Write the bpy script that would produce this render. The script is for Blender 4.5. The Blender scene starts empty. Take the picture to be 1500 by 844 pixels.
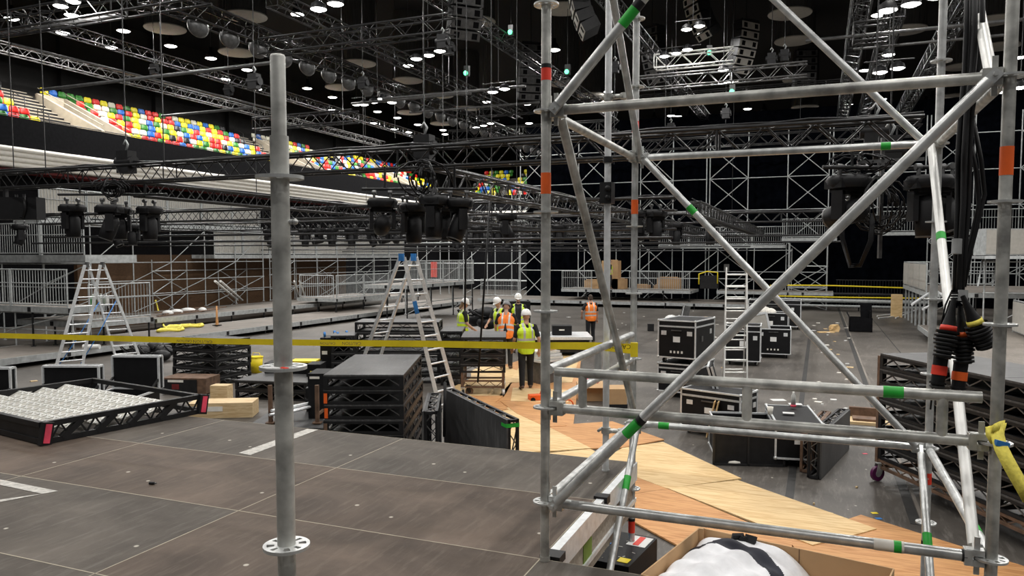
import bpy, bmesh, math, random
from mathutils import Vector, Matrix, Euler
R = random.Random(7)
scene = bpy.context.scene
# ---------------------------------------------------------------- camera
YAW = math.atan(450/1110); PITCH = math.atan(66.6/1110); FPX = 1110.0; PX, PY = 750.0, 441.6
EYE = Vector((0, 0, 1.57))
FW = Vector((-math.sin(YAW)*math.cos(PITCH), math.cos(YAW)*math.cos(PITCH), -math.sin(PITCH)))
RT = Vector((math.cos(YAW), math.sin(YAW), 0))
UP = RT.cross(FW)
cam = bpy.data.cameras.new('camera'); camo = bpy.data.objects.new('camera', cam)
scene.collection.objects.link(camo); scene.camera = camo
camo.location = EYE
camo.rotation_euler = Matrix((RT, UP, -FW)).transposed().to_euler()
cam.sensor_width = 36; cam.lens = 36*FPX/1500; cam.shift_y = (PY-422)/1500
cam.clip_end = 400; cam.clip_start = 0.05
# ---------------------------------------------------------------- world, exposure
w = bpy.data.worlds.new('world'); scene.world = w; w.use_nodes = True
w.node_tree.nodes['Background'].inputs[0].default_value = (0.95, 0.97, 1.0, 1)
w.node_tree.nodes['Background'].inputs[1].default_value = 0.07
scene.view_settings.view_transform = 'Standard'
scene.view_settings.look = 'None'
scene.view_settings.exposure = 0.08
scene.view_settings.gamma = 1
scene.view_settings.use_curve_mapping = False
LAMP_W = 235.0
FL = -1.4           # hall floor; the near stage deck is z = 0
# ---------------------------------------------------------------- pixel -> place
def ray(x, y): return FW + RT*((x-PX)/FPX) - UP*((y-PY)/FPX)
def P(x, y, z=FL):
    r = ray(x, y); t = (z-EYE.z)/r.z; return EYE + r*t
def PD(x, y, d): return EYE + ray(x, y)*d          # at a depth along the view
def PX_(x, y, X): r = ray(x, y); return EYE + r*(X/r.x)
def PY_(x, y, Y): r = ray(x, y); return EYE + r*(Y/r.y)
# ---------------------------------------------------------------- materials
def mat(name, col, rough=0.5, metal=0.0, noise=None, bump=0.0, spec=0.5, emis=None, scale=8.0, dark=0.55, stretch=None, alpha=None):
    m = bpy.data.materials.new(name); m.use_nodes = True
    nt = m.node_tree; b = nt.nodes['Principled BSDF']
    c = (*col, 1)
    b.inputs['Base Color'].default_value = c; b.inputs['Roughness'].default_value = rough
    b.inputs['Metallic'].default_value = metal; b.inputs['Specular IOR Level'].default_value = spec
    if emis: b.inputs['Emission Color'].default_value = (*emis[0], 1); b.inputs['Emission Strength'].default_value = emis[1]
    tc = nt.nodes.new('ShaderNodeTexCoord'); mp = nt.nodes.new('ShaderNodeMapping')
    nt.links.new(tc.outputs['Object'], mp.inputs[0])
    if stretch: mp.inputs['Scale'].default_value = stretch
    n = nt.nodes.new('ShaderNodeTexNoise'); n.inputs['Scale'].default_value = scale; n.inputs['Detail'].default_value = 6
    nt.links.new(mp.outputs[0], n.inputs['Vector'])
    r = nt.nodes.new('ShaderNodeValToRGB')
    k = noise if noise is not None else 0.25
    r.color_ramp.elements[0].position = 0.3; r.color_ramp.elements[1].position = 0.72
    r.color_ramp.elements[0].color = tuple(v*(1-k) for v in col)+(1,); r.color_ramp.elements[1].color = tuple(min(1, v*(1+k)) for v in col)+(1,)
    nt.links.new(n.outputs['Fac'], r.inputs[0]); nt.links.new(r.outputs[0], b.inputs['Base Color'])
    if bump:
        bp = nt.nodes.new('ShaderNodeBump'); bp.inputs['Strength'].default_value = bump; bp.inputs['Distance'].default_value = 0.01
        nt.links.new(n.outputs['Fac'], bp.inputs['Height']); nt.links.new(bp.outputs[0], b.inputs['Normal'])
    return m
M = {}
M['galv'] = mat('galvanised_steel', (0.60, 0.61, 0.60), 0.36, 0.55, 0.28, 0.15, scale=14)
M['galv_old'] = mat('weathered_galvanised_steel', (0.50, 0.50, 0.47), 0.42, 0.45, 0.45, 0.25, scale=11)
M['galv_far'] = mat('far_galvanised_steel', (0.46, 0.48, 0.48), 0.55, 0.4, 0.2)
M['alu'] = mat('aluminium', (0.80, 0.82, 0.83), 0.38, 0.4, 0.12, scale=20)
M['ply_edge'] = mat('exposed_ply_edge', (0.42, 0.37, 0.28), 0.7, 0, 0.3)
M['tread_base'] = mat('dull_aluminium', (0.54, 0.52, 0.47), 0.5, 0.2, 0.1)
M['old_tape'] = mat('worn_white_tape', (0.52, 0.50, 0.46), 0.7, 0, 0.35, scale=25)
M['seam_dark'] = mat('dark_floor_seam', (0.028, 0.027, 0.026), 0.6)
M['alu_white'] = mat('pale_aluminium', (0.82, 0.82, 0.79), 0.45, 0.35, 0.12)
M['black'] = mat('black_paint', (0.011, 0.011, 0.012), 0.5, 0.0, 0.4, spec=.35)
M['black_matte'] = mat('black_matte', (0.006, 0.006, 0.007), 0.9, 0.0, 0.3, spec=.1)
M['truss'] = mat('black_truss', (0.022, 0.022, 0.023), 0.35, 0.2, 0.3)
M['truss_grey'] = mat('grey_truss', (0.13, 0.13, 0.13), 0.4, 0.5, 0.3)
M['drape'] = mat('black_drape', (0.0018, 0.0022, 0.0034), 0.95, 0, 0.5, scale=3, spec=0)
M['wall'] = mat('dark_wall', (0.022, 0.021, 0.020), 0.8, 0, 0.35, scale=1.2)
M['ceil'] = mat('black_ceiling', (0.006, 0.006, 0.007), 0.95)
M['rubber'] = mat('rubber', (0.006, 0.006, 0.007), 0.5, 0, 0.2, spec=.3)
M['plastic'] = mat('black_plastic', (0.007, 0.007, 0.008), 0.55, 0, 0.25, spec=.25)
M['white'] = mat('white_plastic', (0.80, 0.80, 0.78), 0.4, 0, 0.06)
M['paper'] = mat('paper', (0.78, 0.75, 0.68), 0.8, 0, 0.12)
M['cloth_white'] = mat('white_cloth', (0.80, 0.80, 0.82), 0.85, 0, 0.06, 0.2, scale=30)
M['cloth_navy'] = mat('navy_cloth', (0.010, 0.011, 0.022), 0.6, 0, 0.3, spec=.3)
M['cloth_black'] = mat('black_cloth', (0.014, 0.014, 0.016), 0.9, 0, 0.3)
M['card'] = mat('cardboard', (0.52, 0.33, 0.17), 0.85, 0, 0.07, 0.05, scale=6)
M['red'] = mat('red_tape', (0.80, 0.045, 0.02), 0.5, 0, 0.1)
M['orange'] = mat('orange_tape', (0.86, 0.13, 0.015), 0.5, 0, 0.12)
M['green'] = mat('green_tape', (0.02, 0.42, 0.04), 0.5, 0, 0.15)
M['olive'] = mat('olive_label', (0.20, 0.30, 0.04), 0.6)
M['yellow'] = mat('yellow_tape', (0.92, 0.72, 0.02), 0.5, 0, 0.10)
M['strap'] = mat('yellow_webbing', (0.86, 0.74, 0.12), 0.8, 0, 0.15, 0.3, scale=60)
M['blue'] = mat('blue_plastic', (0.03, 0.20, 0.55), 0.5)
M['pink'] = mat('pink_paint', (0.80, 0.07, 0.13), 0.5)
M['skin'] = mat('skin', (0.50, 0.29, 0.20), 0.6, 0, 0.1)
M['hair'] = mat('brown_hair', (0.05, 0.03, 0.02), 0.7)
M['hair_light'] = mat('light_brown_hair', (0.24, 0.15, 0.08), 0.7)
M['hv_yellow'] = mat('hi_vis_yellow', (0.66, 0.90, 0.03), 0.6, 0, 0.08)
M['hv_orange'] = mat('hi_vis_orange', (0.95, 0.22, 0.02), 0.6, 0, 0.08)
M['refl'] = mat('reflective_strip', (0.55, 0.56, 0.55), 0.4, 0.2, 0.05)
M['pants'] = mat('black_trousers', (0.012, 0.012, 0.014), 0.9)
M['shoe'] = mat('brown_shoe', (0.10, 0.06, 0.045), 0.7)
M['helmet'] = mat('white_helmet', (0.86, 0.86, 0.85), 0.3, 0, 0.02)
M['helmet_grey'] = mat('grey_helmet', (0.25, 0.25, 0.26), 0.4)
M['glass'] = mat('lens_glass', (0.02, 0.03, 0.03), 0.05, 0, 0.1, spec=1.0)
M['concrete'] = mat('cream_concrete', (0.42, 0.37, 0.29), 0.8, 0, 0.12, scale=3)
M['band'] = mat('white_cladding', (0.88, 0.85, 0.78), 0.5, 0, 0.05)
M['darkred'] = mat('dark_red_trim', (0.16, 0.012, 0.012), 0.6)
M['woodwall'] = mat('brown_timber_panel', (0.085, 0.042, 0.016), 0.7, 0, 0.35, stretch=(1, 1, 6))
M['disc'] = mat('reflector_disc', (0.44, 0.42, 0.38), 0.7, 0, 0.08)
M['drum'] = mat('grey_drum', (0.055, 0.054, 0.052), 0.6, 0, 0.4, stretch=(5, 5, 0.2))
M['rust'] = mat('brown_rusty_steel', (0.16, 0.095, 0.06), 0.7, 0.2, 0.4)
M['lampglass'] = mat('lamp_glass', (1, 1, 1), 0.4, emis=((1.0, 0.98, 0.94), 9.0))
M['tube_light'] = mat('lit_tube', (1, 1, 1), 0.4, emis=((0.85, 1.0, 0.95), 1.6))
M['led_green'] = mat('green_indicator', (0.1, 1, 0.3), 0.4, emis=((0.1, 1.0, 0.4), 4.0))
M['led_white'] = mat('white_indicator', (1, 1, 1), 0.4, emis=((0.8, 0.9, 1.0), 3.0))
M['sleeve'] = mat('clear_sleeve', (0.35, 0.36, 0.36), 0.3)
for k, c in dict(red=(0.72, 0.02, 0.015), blue=(0.015, 0.13, 0.50), green=(0.03, 0.20, 0.02), yellow=(0.85, 0.74, 0.02), white=(0.70, 0.68, 0.55), black=(0.008, 0.008, 0.009)).items():
    M['seat_'+k] = mat('seat_'+k, c, 0.35, 0, 0.08)

def wood(name, c1, c2, scale=5, st=(1, 9, 9)):
    m = mat(name, c1, 0.65); nt = m.node_tree
    n = [x for x in nt.nodes if x.type == 'TEX_NOISE'][0]; mp = [x for x in nt.nodes if x.type == 'MAPPING'][0]
    mp.inputs['Scale'].default_value = st; n.inputs['Scale'].default_value = scale; n.inputs['Detail'].default_value = 10; n.inputs['Distortion'].default_value = 1.2
    r = [x for x in nt.nodes if x.type == 'VALTORGB'][0]
    r.color_ramp.elements[0].position = .36; r.color_ramp.elements[1].position = .58
    r.color_ramp.elements[0].color = (*c2, 1); r.color_ramp.elements[1].color = (*c1, 1)
    return m
M['ply_light'] = wood('pale_plywood', (0.80, 0.58, 0.30), (0.62, 0.40, 0.17), 2.2)
M['ply_orange'] = wood('orange_plywood', (0.64, 0.33, 0.13), (0.47, 0.21, 0.07), 2.2)
M['ply_grey'] = wood('weathered_plywood', (0.40, 0.34, 0.27), (0.28, 0.23, 0.18), 3)
M['pine'] = wood('pine_timber', (0.72, 0.55, 0.32), (0.55, 0.38, 0.19), 3)

def worn(name, base, base2, scr, rough=0.55, seam=None, spots=True, s1=0.7):
    """walked-on sheet: broad stains, fine streaks, pale scuffs"""
    m = bpy.data.materials.new(name); m.use_nodes = True; nt = m.node_tree; L = nt.links; N = nt.nodes.new
    b = nt.nodes['Principled BSDF']
    tc = N('ShaderNodeTexCoord')
    n1 = N('ShaderNodeTexNoise'); n1.inputs['Scale'].default_value = s1*1.6; n1.inputs['Detail'].default_value = 9; n1.inputs['Roughness'].default_value = .62; n1.inputs['Distortion'].default_value = .6; L.new(tc.outputs['Object'], n1.inputs['Vector'])
    r1 = N('ShaderNodeValToRGB'); r1.color_ramp.elements[0].position = .35; r1.color_ramp.elements[1].position = .68
    r1.color_ramp.elements[0].color = (*base, 1); r1.color_ramp.elements[1].color = (*base2, 1); L.new(n1.outputs['Fac'], r1.inputs[0])
    mp = N('ShaderNodeMapping'); mp.inputs['Scale'].default_value = (8, 1.1, 1); mp.inputs['Rotation'].default_value = (0, 0, -0.18); L.new(tc.outputs['Object'], mp.inputs[0])
    n2 = N('ShaderNodeTexNoise'); n2.inputs['Scale'].default_value = 2.5; n2.inputs['Detail'].default_value = 12; n2.inputs['Roughness'].default_value = .7; L.new(mp.outputs[0], n2.inputs['Vector'])
    r2 = N('ShaderNodeValToRGB'); r2.color_ramp.elements[0].position = .50; r2.color_ramp.elements[1].position = .80
    r2.color_ramp.elements[0].color = (0, 0, 0, 1); r2.color_ramp.elements[1].color = (.75, .75, .75, 1); L.new(n2.outputs['Fac'], r2.inputs[0])
    mx = N('ShaderNodeMixRGB'); L.new(r2.outputs[0], mx.inputs[0]); L.new(r1.outputs[0], mx.inputs[1]); mx.inputs[2].default_value = (*scr, 1)
    out = mx.outputs[0]
    if spots:
        v = N('ShaderNodeTexVoronoi'); v.inputs['Scale'].default_value = 3.1; L.new(tc.outputs['Object'], v.inputs['Vector'])
        r3 = N('ShaderNodeValToRGB'); r3.color_ramp.elements[0].position = .036; r3.color_ramp.elements[1].position = .055
        r3.color_ramp.elements[0].color = (.8, .8, .8, 1); r3.color_ramp.elements[1].color = (0, 0, 0, 1); L.new(v.outputs['Distance'], r3.inputs[0])
        m3 = N('ShaderNodeMixRGB'); L.new(r3.outputs[0], m3.inputs[0]); L.new(out, m3.inputs[1]); m3.inputs[2].default_value = (.6, .56, .48, 1); out = m3.outputs[0]
    L.new(out, b.inputs['Base Color']); b.inputs['Specular IOR Level'].default_value = .28
    rr = N('ShaderNodeMapRange'); rr.inputs[3].default_value = rough-.12; rr.inputs[4].default_value = rough+.15; L.new(n2.outputs['Fac'], rr.inputs[0]); L.new(rr.outputs[0], b.inputs['Roughness'])
    bp = N('ShaderNodeBump'); bp.inputs['Strength'].default_value = .12; bp.inputs['Distance'].default_value = .01; L.new(n2.outputs['Fac'], bp.inputs['Height']); L.new(bp.outputs[0], b.inputs['Normal'])
    return m
M['terrace'] = mat('dark_terrace', (0.10, 0.09, 0.075), .9, 0, .3)
M['deck'] = worn('deck_grey', (0.058, 0.048, 0.039), (0.135, 0.115, 0.096), (0.20, 0.185, 0.165), .68)
M['deck_brown'] = worn('deck_brown', (0.062, 0.045, 0.034), (0.155, 0.114, 0.087), (0.20, 0.165, 0.135), .68)
M['floor'] = worn('dark_floor', (0.064, 0.057, 0.050), (0.140, 0.126, 0.111), (0.27, 0.25, 0.225), .45, s1=.25)
M['deck_far'] = worn('riser_deck', (0.13, 0.115, 0.10), (0.22, 0.195, 0.17), (0.34, 0.31, 0.28), .6, spots=False, s1=.4)
M['top_black'] = worn('black_deck_top', (0.045, 0.045, 0.046), (0.085, 0.085, 0.085), (0.18, 0.18, 0.18), .45, spots=False)
# diamond tread plate
m = mat('tread_plate', (0.74, 0.71, 0.64), 0.4, 0.3, 0.15); nt = m.node_tree
b = nt.nodes['Principled BSDF']; tc = nt.nodes.new('ShaderNodeTexCoord')
mp = nt.nodes.new('ShaderNodeMapping'); mp.inputs['Rotation'].default_value = (0, 0, math.radians(45)); nt.links.new(tc.outputs['Object'], mp.inputs[0]); mp.inputs['Scale'].default_value = (9, 9, 9)
ck = nt.nodes.new('ShaderNodeTexChecker'); ck.inputs['Scale'].default_value = 2.2; nt.links.new(mp.outputs[0], ck.inputs[0])
bp = nt.nodes.new('ShaderNodeBump'); bp.inputs['Strength'].default_value = 1.0; bp.inputs['Distance'].default_value = .06; nt.links.new(ck.outputs['Fac'], bp.inputs['Height']); nt.links.new(bp.outputs[0], b.inputs['Normal'])
M['tread'] = m
# ---------------------------------------------------------------- mesh builder
class MB:
    def __init__(s): s.v = []; s.f = []; s.m = []; s.mi = 0; s.sm = []
    def add(s, vs, fs, smooth=False):
        o = len(s.v); s.v += [tuple(v) for v in vs]; s.f += [[i+o for i in f] for f in fs]
        s.m += [s.mi]*len(fs); s.sm += [smooth]*len(fs); return s
    def box(s, c, d, rz=0, rx=0, ry=0, rot=None):
        c = Vector(c); h = Vector(d)/2; q = rot or Euler((rx, ry, rz)).to_matrix()
        vs = [c + q @ Vector((sx*h.x, sy*h.y, sz*h.z)) for sx in (-1, 1) for sy in (-1, 1) for sz in (-1, 1)]
        return s.add(vs, [(0, 1, 3, 2), (4, 6, 7, 5), (0, 4, 5, 1), (2, 3, 7, 6), (0, 2, 6, 4), (1, 5, 7, 3)])
    def b2(s, a, b):
        a = Vector(a); b = Vector(b); return s.box((a+b)/2, [abs(x) for x in (b-a)])
    def frame(s, p, q, upv=(0, 0, 1)):
        d = (Vector(q)-Vector(p)); L = d.length; d.normalize(); u = Vector(upv)
        if abs(d.dot(u)) > .99: u = Vector((1, 0, 0))
        x = d.cross(u).normalized(); y = x.cross(d)
        return x, y, d, L
    def beam(s, p, q, w, h=None):
        h = h or w; x, y, d, L = s.frame(p, q); p = Vector(p); q = Vector(q)
        vs = []
        for e in (p, q):
            for a, b in ((-1, -1), (1, -1), (1, 1), (-1, 1)): vs.append(e + x*a*w/2 + y*b*h/2)
        return s.add(vs, [(3, 2, 1, 0), (4, 5, 6, 7), (0, 1, 5, 4), (1, 2, 6, 5), (2, 3, 7, 6), (3, 0, 4, 7)])
    def tube(s, p, q, r, n=8, r2=None, caps=True):
        r2 = r if r2 is None else r2
        x, y, d, L = s.frame(p, q); p = Vector(p); q = Vector(q); vs = []
        for e, rr in ((p, r), (q, r2)):
            for i in range(n):
                a = 2*math.pi*i/n; vs.append(e + x*math.cos(a)*rr + y*math.sin(a)*rr)
        s.add(vs, [(i, (i+1) % n, n+(i+1) % n, n+i) for i in range(n)], True)
        if caps: s.add(vs, [tuple(range(n))[::-1], tuple(range(n, 2*n))])
        return s
    def path(s, pts, r, n=6):
        pts = [Vector(p) for p in pts]; rings = []; prev = None
        for i, p in enumerate(pts):
            d = (pts[min(i+1, len(pts)-1)] - pts[max(i-1, 0)]).normalized()
            u = prev if prev is not None and abs(prev.dot(d)) < .95 else (Vector((0, 0, 1)) if abs(d.z) < .9 else Vector((1, 0, 0)))
            x = d.cross(u).normalized(); y = x.cross(d).normalized(); prev = y
            rr = r[i] if isinstance(r, (list, tuple)) else r
            rings.append([p + x*math.cos(2*math.pi*k/n)*rr + y*math.sin(2*math.pi*k/n)*rr for k in range(n)])
        vs = [v for rg in rings for v in rg]; fs = []
        for i in range(len(rings)-1):
            for k in range(n): fs.append((i*n+k, i*n+(k+1) % n, (i+1)*n+(k+1) % n, (i+1)*n+k))
        fs.append(tuple(range(n))[::-1]); fs.append(tuple((len(rings)-1)*n+k for k in range(n)))
        return s.add(vs, fs, True)
    def lathe(s, prof, c=(0, 0, 0), n=16, rot=None):
        c = Vector(c); q = rot or Matrix.Identity(3); vs = []
        for r, z in prof:
            for i in range(n):
                a = 2*math.pi*i/n; vs.append(c + q @ Vector((r*math.cos(a), r*math.sin(a), z)))
        fs = []
        for j in range(len(prof)-1):
            for i in range(n): fs.append((j*n+i, j*n+(i+1) % n, (j+1)*n+(i+1) % n, (j+1)*n+i))
        return s.add(vs, fs, True)
    def sphere(s, c, rx, ry=None, rz=None, n=12, m=8, z0=-1, z1=1):
        ry = ry or rx; rz = rz or rx; c = Vector(c); vs = []; fs = []
        a0 = math.asin(z0); a1 = math.asin(z1)
        for j in range(m+1):
            t = a0+(a1-a0)*j/m
            for i in range(n):
                a = 2*math.pi*i/n; vs.append(c+Vector((rx*math.cos(t)*math.cos(a), ry*math.cos(t)*math.sin(a), rz*math.sin(t))))
        for j in range(m):
            for i in range(n): fs.append((j*n+i, j*n+(i+1) % n, (j+1)*n+(i+1) % n, (j+1)*n+i))
        return s.add(vs, fs, True)
    def prism(s, pts, z0, z1):
        n = len(pts); vs = [Vector((p[0], p[1], z0)) for p in pts]+[Vector((p[0], p[1], z1)) for p in pts]
        return s.add(vs, [tuple(range(n))[::-1], tuple(range(n, 2*n))]+[(i, (i+1) % n, n+(i+1) % n, n+i) for i in range(n)])
    def build(s, name, m, parent=None, loc=None, label=None):
        me = bpy.data.meshes.new(name); me.from_pydata(s.v, [], s.f)
        ms = m if isinstance(m, (list, tuple)) else [m]
        for x in ms: me.materials.append(M[x] if isinstance(x, str) else x)
        me.polygons.foreach_set('material_index', s.m); me.polygons.foreach_set('use_smooth', s.sm)
        me.update()
        bm = bmesh.new(); bm.from_mesh(me); bmesh.ops.recalc_face_normals(bm, faces=bm.faces); bm.to_mesh(me); bm.free()
        o = bpy.data.objects.new(name, me); scene.collection.objects.link(o)
        if parent: o.parent = parent
        if loc is not None: o.location = loc
        if label: o['label'] = label
        return o
def tag(o, label, cat, group=None, kind=None):
    o['label'] = label
    if cat: o['category'] = cat
    if group: o['group'] = group
    if kind: o['kind'] = kind
    return o
def thing(name, label, cat, loc=(0, 0, 0), rz=0, group=None):
    o = bpy.data.objects.new(name, None); scene.collection.objects.link(o); o.empty_display_size = .1
    o.location = loc; o.rotation_euler = (0, 0, rz)
    return tag(o, label, cat, group)
def struct(o, label=None):
    o['kind'] = 'structure'
    if label: o['label'] = label
    return o
def dup(root, loc=None, rz=None, label=None, group=None):
    r = root.copy(); scene.collection.objects.link(r)
    if loc is not None: r.location = loc
    if rz is not None: r.rotation_euler = (0, 0, rz)
    if label: r['label'] = label
    if group: r['group'] = group
    for ch in list(root.children):
        c = ch.copy(); scene.collection.objects.link(c); c.parent = r
        for g in list(ch.children):
            d = g.copy(); scene.collection.objects.link(d); d.parent = c
    return r
ORD = ['nearest', 'second', 'third', 'fourth', 'fifth', 'sixth', 'seventh', 'eighth', 'ninth', 'tenth', 'eleventh', 'twelfth', 'thirteenth', 'fourteenth', 'fifteenth', 'sixteenth', 'seventeenth', 'eighteenth', 'nineteenth', 'twentieth']
def ordw(i):
    """0-based -> word"""
    tens = ['', '', 'twenty', 'thirty', 'forty', 'fifty', 'sixty', 'seventy', 'eighty', 'ninety']
    u = ['', 'first', 'second', 'third', 'fourth', 'fifth', 'sixth', 'seventh', 'eighth', 'ninth']
    i += 1
    if i <= 20: return (['first']+ORD[1:])[i-1]
    if i >= 100: return 'hundred-and-'+ordw(i-101) if i > 100 else 'hundredth'
    return tens[i//10] + ('-'+u[i % 10] if i % 10 else '')  if i % 10 else tens[i//10][:-1]+'ieth'
def text_mesh(txt, size, m, name, parent, mat3, loc, mirror=False):
    """flat lettering, real mesh, 1 mm thick"""
    cu = bpy.data.curves.new(name, 'FONT'); cu.body = txt; cu.size = size; cu.extrude = .0006; cu.align_x = 'CENTER'; cu.align_y = 'CENTER'; cu.resolution_u = 2
    t = bpy.data.objects.new(name, cu); scene.collection.objects.link(t)
    dg = bpy.context.evaluated_depsgraph_get(); me = bpy.data.meshes.new_from_object(t.evaluated_get(dg))
    bpy.data.objects.remove(t)
    mm = mat3.to_4x4()
    if mirror: mm = mm @ Matrix.Scale(-1, 4, (1, 0, 0))
    me.transform(Matrix.Translation(loc) @ mm); me.materials.clear(); me.materials.append(M[m])
    o = bpy.data.objects.new(name, me); scene.collection.objects.link(o); o.parent = parent
    return o
# ================================================================ SETTING
CZ = 15.0
b = MB(); b.b2((-38, -8, FL-.3), (26, 85, FL)); struct(b.build('floor', 'floor'), 'dark worn vinyl floor of the arena')
b = MB(); b.b2((-38, -8, CZ), (26, 85, CZ+.3)); struct(b.build('ceiling', 'ceil'), 'black arena ceiling')
b = MB(); b.b2((-38.3, -8, FL), (-38, 85, CZ))
for i in range(14): b.b2((-38, -2+i*6.2, 9), (-37.7, -1.5+i*6.2, CZ))
struct(b.build('wall_left', 'wall'), 'dark panelled side wall behind the coloured seats')
b = MB(); b.b2((26, -8, FL), (26.3, 85, CZ)); struct(b.build('wall_right', 'wall'))
b = MB(); b.b2((-38, 85, FL), (26, 85.3, CZ)); struct(b.build('wall_far', 'wall'))
# seams of the dance floor: gaffer-taped joints and a cable trench running up the hall
for nm, x, wd, y0, y1 in (('trim_1', 1.12, .04, 9.3, 47), ('trim_2', -.33, .10, 9.0, 33), ('trim_5', 1.0, .11, 9.3, 47), ('trim_6', 2.35, .03, 14, 47), ('trim_7', -2.9, .03, 11, 42)):
    b = MB(); b.b2((x, y0, FL), (x+wd, y1, FL+.004)); struct(b.build(nm, 'deck_far' if nm == 'trim_1' else 'seam_dark'))
# ================================================================ LAMPS
def area_lamp(name, loc, parent, power, size=.5):
    l = bpy.data.lights.new(name, 'AREA'); l.shape = 'DISK'; l.size = size; l.energy = power; l.color = (1.0, .975, .94)
    o = bpy.data.objects.new(name, l); scene.collection.objects.link(o); o.parent = parent; o.location = loc
    return o
def high_bay():
    t = thing('high_bay_lamp', 'proto', 'lamp')
    b = MB(); b.lathe([(0, .55), (.09, .55), (.10, .35), (.16, .30), (.30, .02), (.29, .02), (.14, .28), (0, .3)], n=16); b.build('housing', 'plastic', t)
    b = MB(); b.lathe([(.27, .015), (.2, -.02), (0, -.035)], n=16); b.build('diffuser', 'lampglass', t)
    b = MB(); b.tube((0, 0, .55), (0, 0, 3.599), .012, 5); b.build('drop_rod', 'truss_grey', t)
    area_lamp('lamp_light', (0, 0, -.06), t, LAMP_W)
    return t
hb0 = high_bay(); used = [False]
def lamp_at(p, label, group):
    o = hb0 if not used[0] else dup(hb0)
    used[0] = True; o.location = p; tag(o, label, 'lamp', group); return o
rowA = [(181,46),(250,68),(309,86),(362,103),(450,130),(487,143),(522,154),(553,164),(582,173),(612,183)]
rowB = [(92,49),(163,70),(330,117),(377,131),(487,162),(547,181),(576,190),(599,194)]
rowC = [(105,23),(17,28)]
for i, (x, y) in enumerate(rowA): lamp_at(P(x, y, 11.4), f'white hall lamp in the lower left row over the dark wall, {ordw(i)} from the left', 'hall lamps in the left rows')
for i, (x, y) in enumerate(rowB): lamp_at(P(x, y, 11.4), f'white hall lamp in the row just above the seats, {ordw(i)} from the left', 'hall lamps in the left rows')
for i, (x, y) in enumerate(rowC): lamp_at(P(x, y, 11.4), ['white hall lamp alone at the top left under the near truss', 'white hall lamp at the very left edge of the picture'][i], 'hall lamps in the left rows')
mid = [(649,191),(652,197),(700,190),(709,197),(772,153),(775,181),(958,176),(972,182),(983,170),(993,171),(1010,172),(1021,178),(1062,168),(1095,160),(1119,164),(1181,166),(1243,154),(1243,162),(1292,146),(1303,151),(1356,154),(1366,147),(811,187),(840,182)]
for i, (x, y) in enumerate(mid): lamp_at(P(x, y, 11.4), f'small distant hall lamp, {ordw(i)} from the left among the far lamps', 'far hall lamps')
# extra lamps added for lighting, mostly out of view above and behind the viewer
for i, X in enumerate((-20, -12, -5, 2, 9, 17)):
    for j, Y in enumerate((-3, 4, 11, 18, 26, 35, 45)):
        p = Vector((X, Y, 11.4))
        lamp_at(p, f'added roof lamp over the floor, {ordw(i)} file from left, {ordw(j)} going away', 'added roof lamps over the floor')
# round light shafts
def light_shaft():
    t = thing('light_shaft', 'proto', 'light shaft')
    b = MB(); b.lathe([(.80, 0), (.80, 3.649)], n=32)
    for k in range(32):
        a = k*math.pi/16; b.tube((.81*math.cos(a), .81*math.sin(a), .02), (.81*math.cos(a), .81*math.sin(a), 3.6), .012, 4)
    b.build('drum', 'drum', t)
    b = MB(); b.lathe([(0, -.03), (.84, -.03), (.86, 0), (.84, .04), (.7, .05)], n=32); b.build('reflector', 'disc', t)
    return t
ls0 = light_shaft(); first = True
discs = [(242,42),(347,77),(360,24),(696,32),(526,93),(498,128),(597,118),(644,140),(600,165),(647,181),(684,159),(825,13),(827,123),(866,140),(1157,20),(1170,117),(1327,44),(1179,157),(1163,60),(1396,141),(1455,30),(1465,68),(1409,98)]
names = ['large at the upper left','in front of the near left truss','half hidden by the cable truss at upper left','high above the hanging loudspeakers','small between two diagonal trusses','right of the leaning post top','small centre left','tiny above the centre','tiny near the seats end','just over the far seats','beside the far centre trusses','cut by the top edge beside the tall post','right of the red banded tube','dim behind the scaffold pole','cut by the top edge at upper right','with a deep drum over the short truss','behind the crossing cable truss','low over the far drape','dim in the middle of the right ceiling','low beside the back scaffold post','behind the thick black cables','far right under the ceiling','between the right posts']
for (x, y), nm in zip(discs, names):
    o = ls0 if first else dup(ls0); first = False
    o.location = P(x, y, 11.35); tag(o, 'round pale-bottomed drum hanging from the ceiling, '+nm, 'light shaft', 'round ceiling drums')
# ================================================================ GRANDSTAND with coloured seats
SX = -30.0; ROWS = 6; PITCH_S = .47
gs = thing('grandstand', 'upper stand with coloured tip-up seats, black fascia and pale ribbed cladding', 'grandstand', (0, 0, 0))
Z0 = EYE.z + 5.02
b = MB()
for r in range(ROWS+1): b.b2((SX-.35-.8*(r+1), 14, Z0-.45+.3*r), (SX-.35-.8*r, 60, Z0+.44*r))
b.build('stepped_terrace', 'terrace', gs)
b = MB(); b.b2((SX-.45, 8, EYE.z+4.37), (SX, 60, EYE.z+5.56)); b.build('fascia', 'black_matte', gs)
b = MB()
for k in range(4): b.tube((SX+.10-.05*k, 8, EYE.z+4.26-.2*k), (SX+.10-.05*k, 60, EYE.z+4.26-.2*k), .105, 10)
b.b2((SX-1.2, 8, EYE.z+3.55), (SX-.50, 60, EYE.z+4.4)); b.build('ribbed_cladding', 'band', gs)
b = MB(); b.b2((SX-1.3, 8, EYE.z+3.42), (SX-.30, 60, EYE.z+3.54)); b.build('trim_strip', 'darkred', gs)
b = MB(); b.b2((SX-1.5, 8, FL), (SX-1.3, 60, EYE.z+3.4)); b.build('under_wall', 'black_matte', gs)
b = MB()
for k in range(3):
    z = EYE.z+5.75+.15*k
b.tube((SX-.1, 8, EYE.z+5.62), (SX-.1, 60, EYE.z+5.62), .02, 6)
b.build('front_rail', 'truss', gs)
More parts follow.
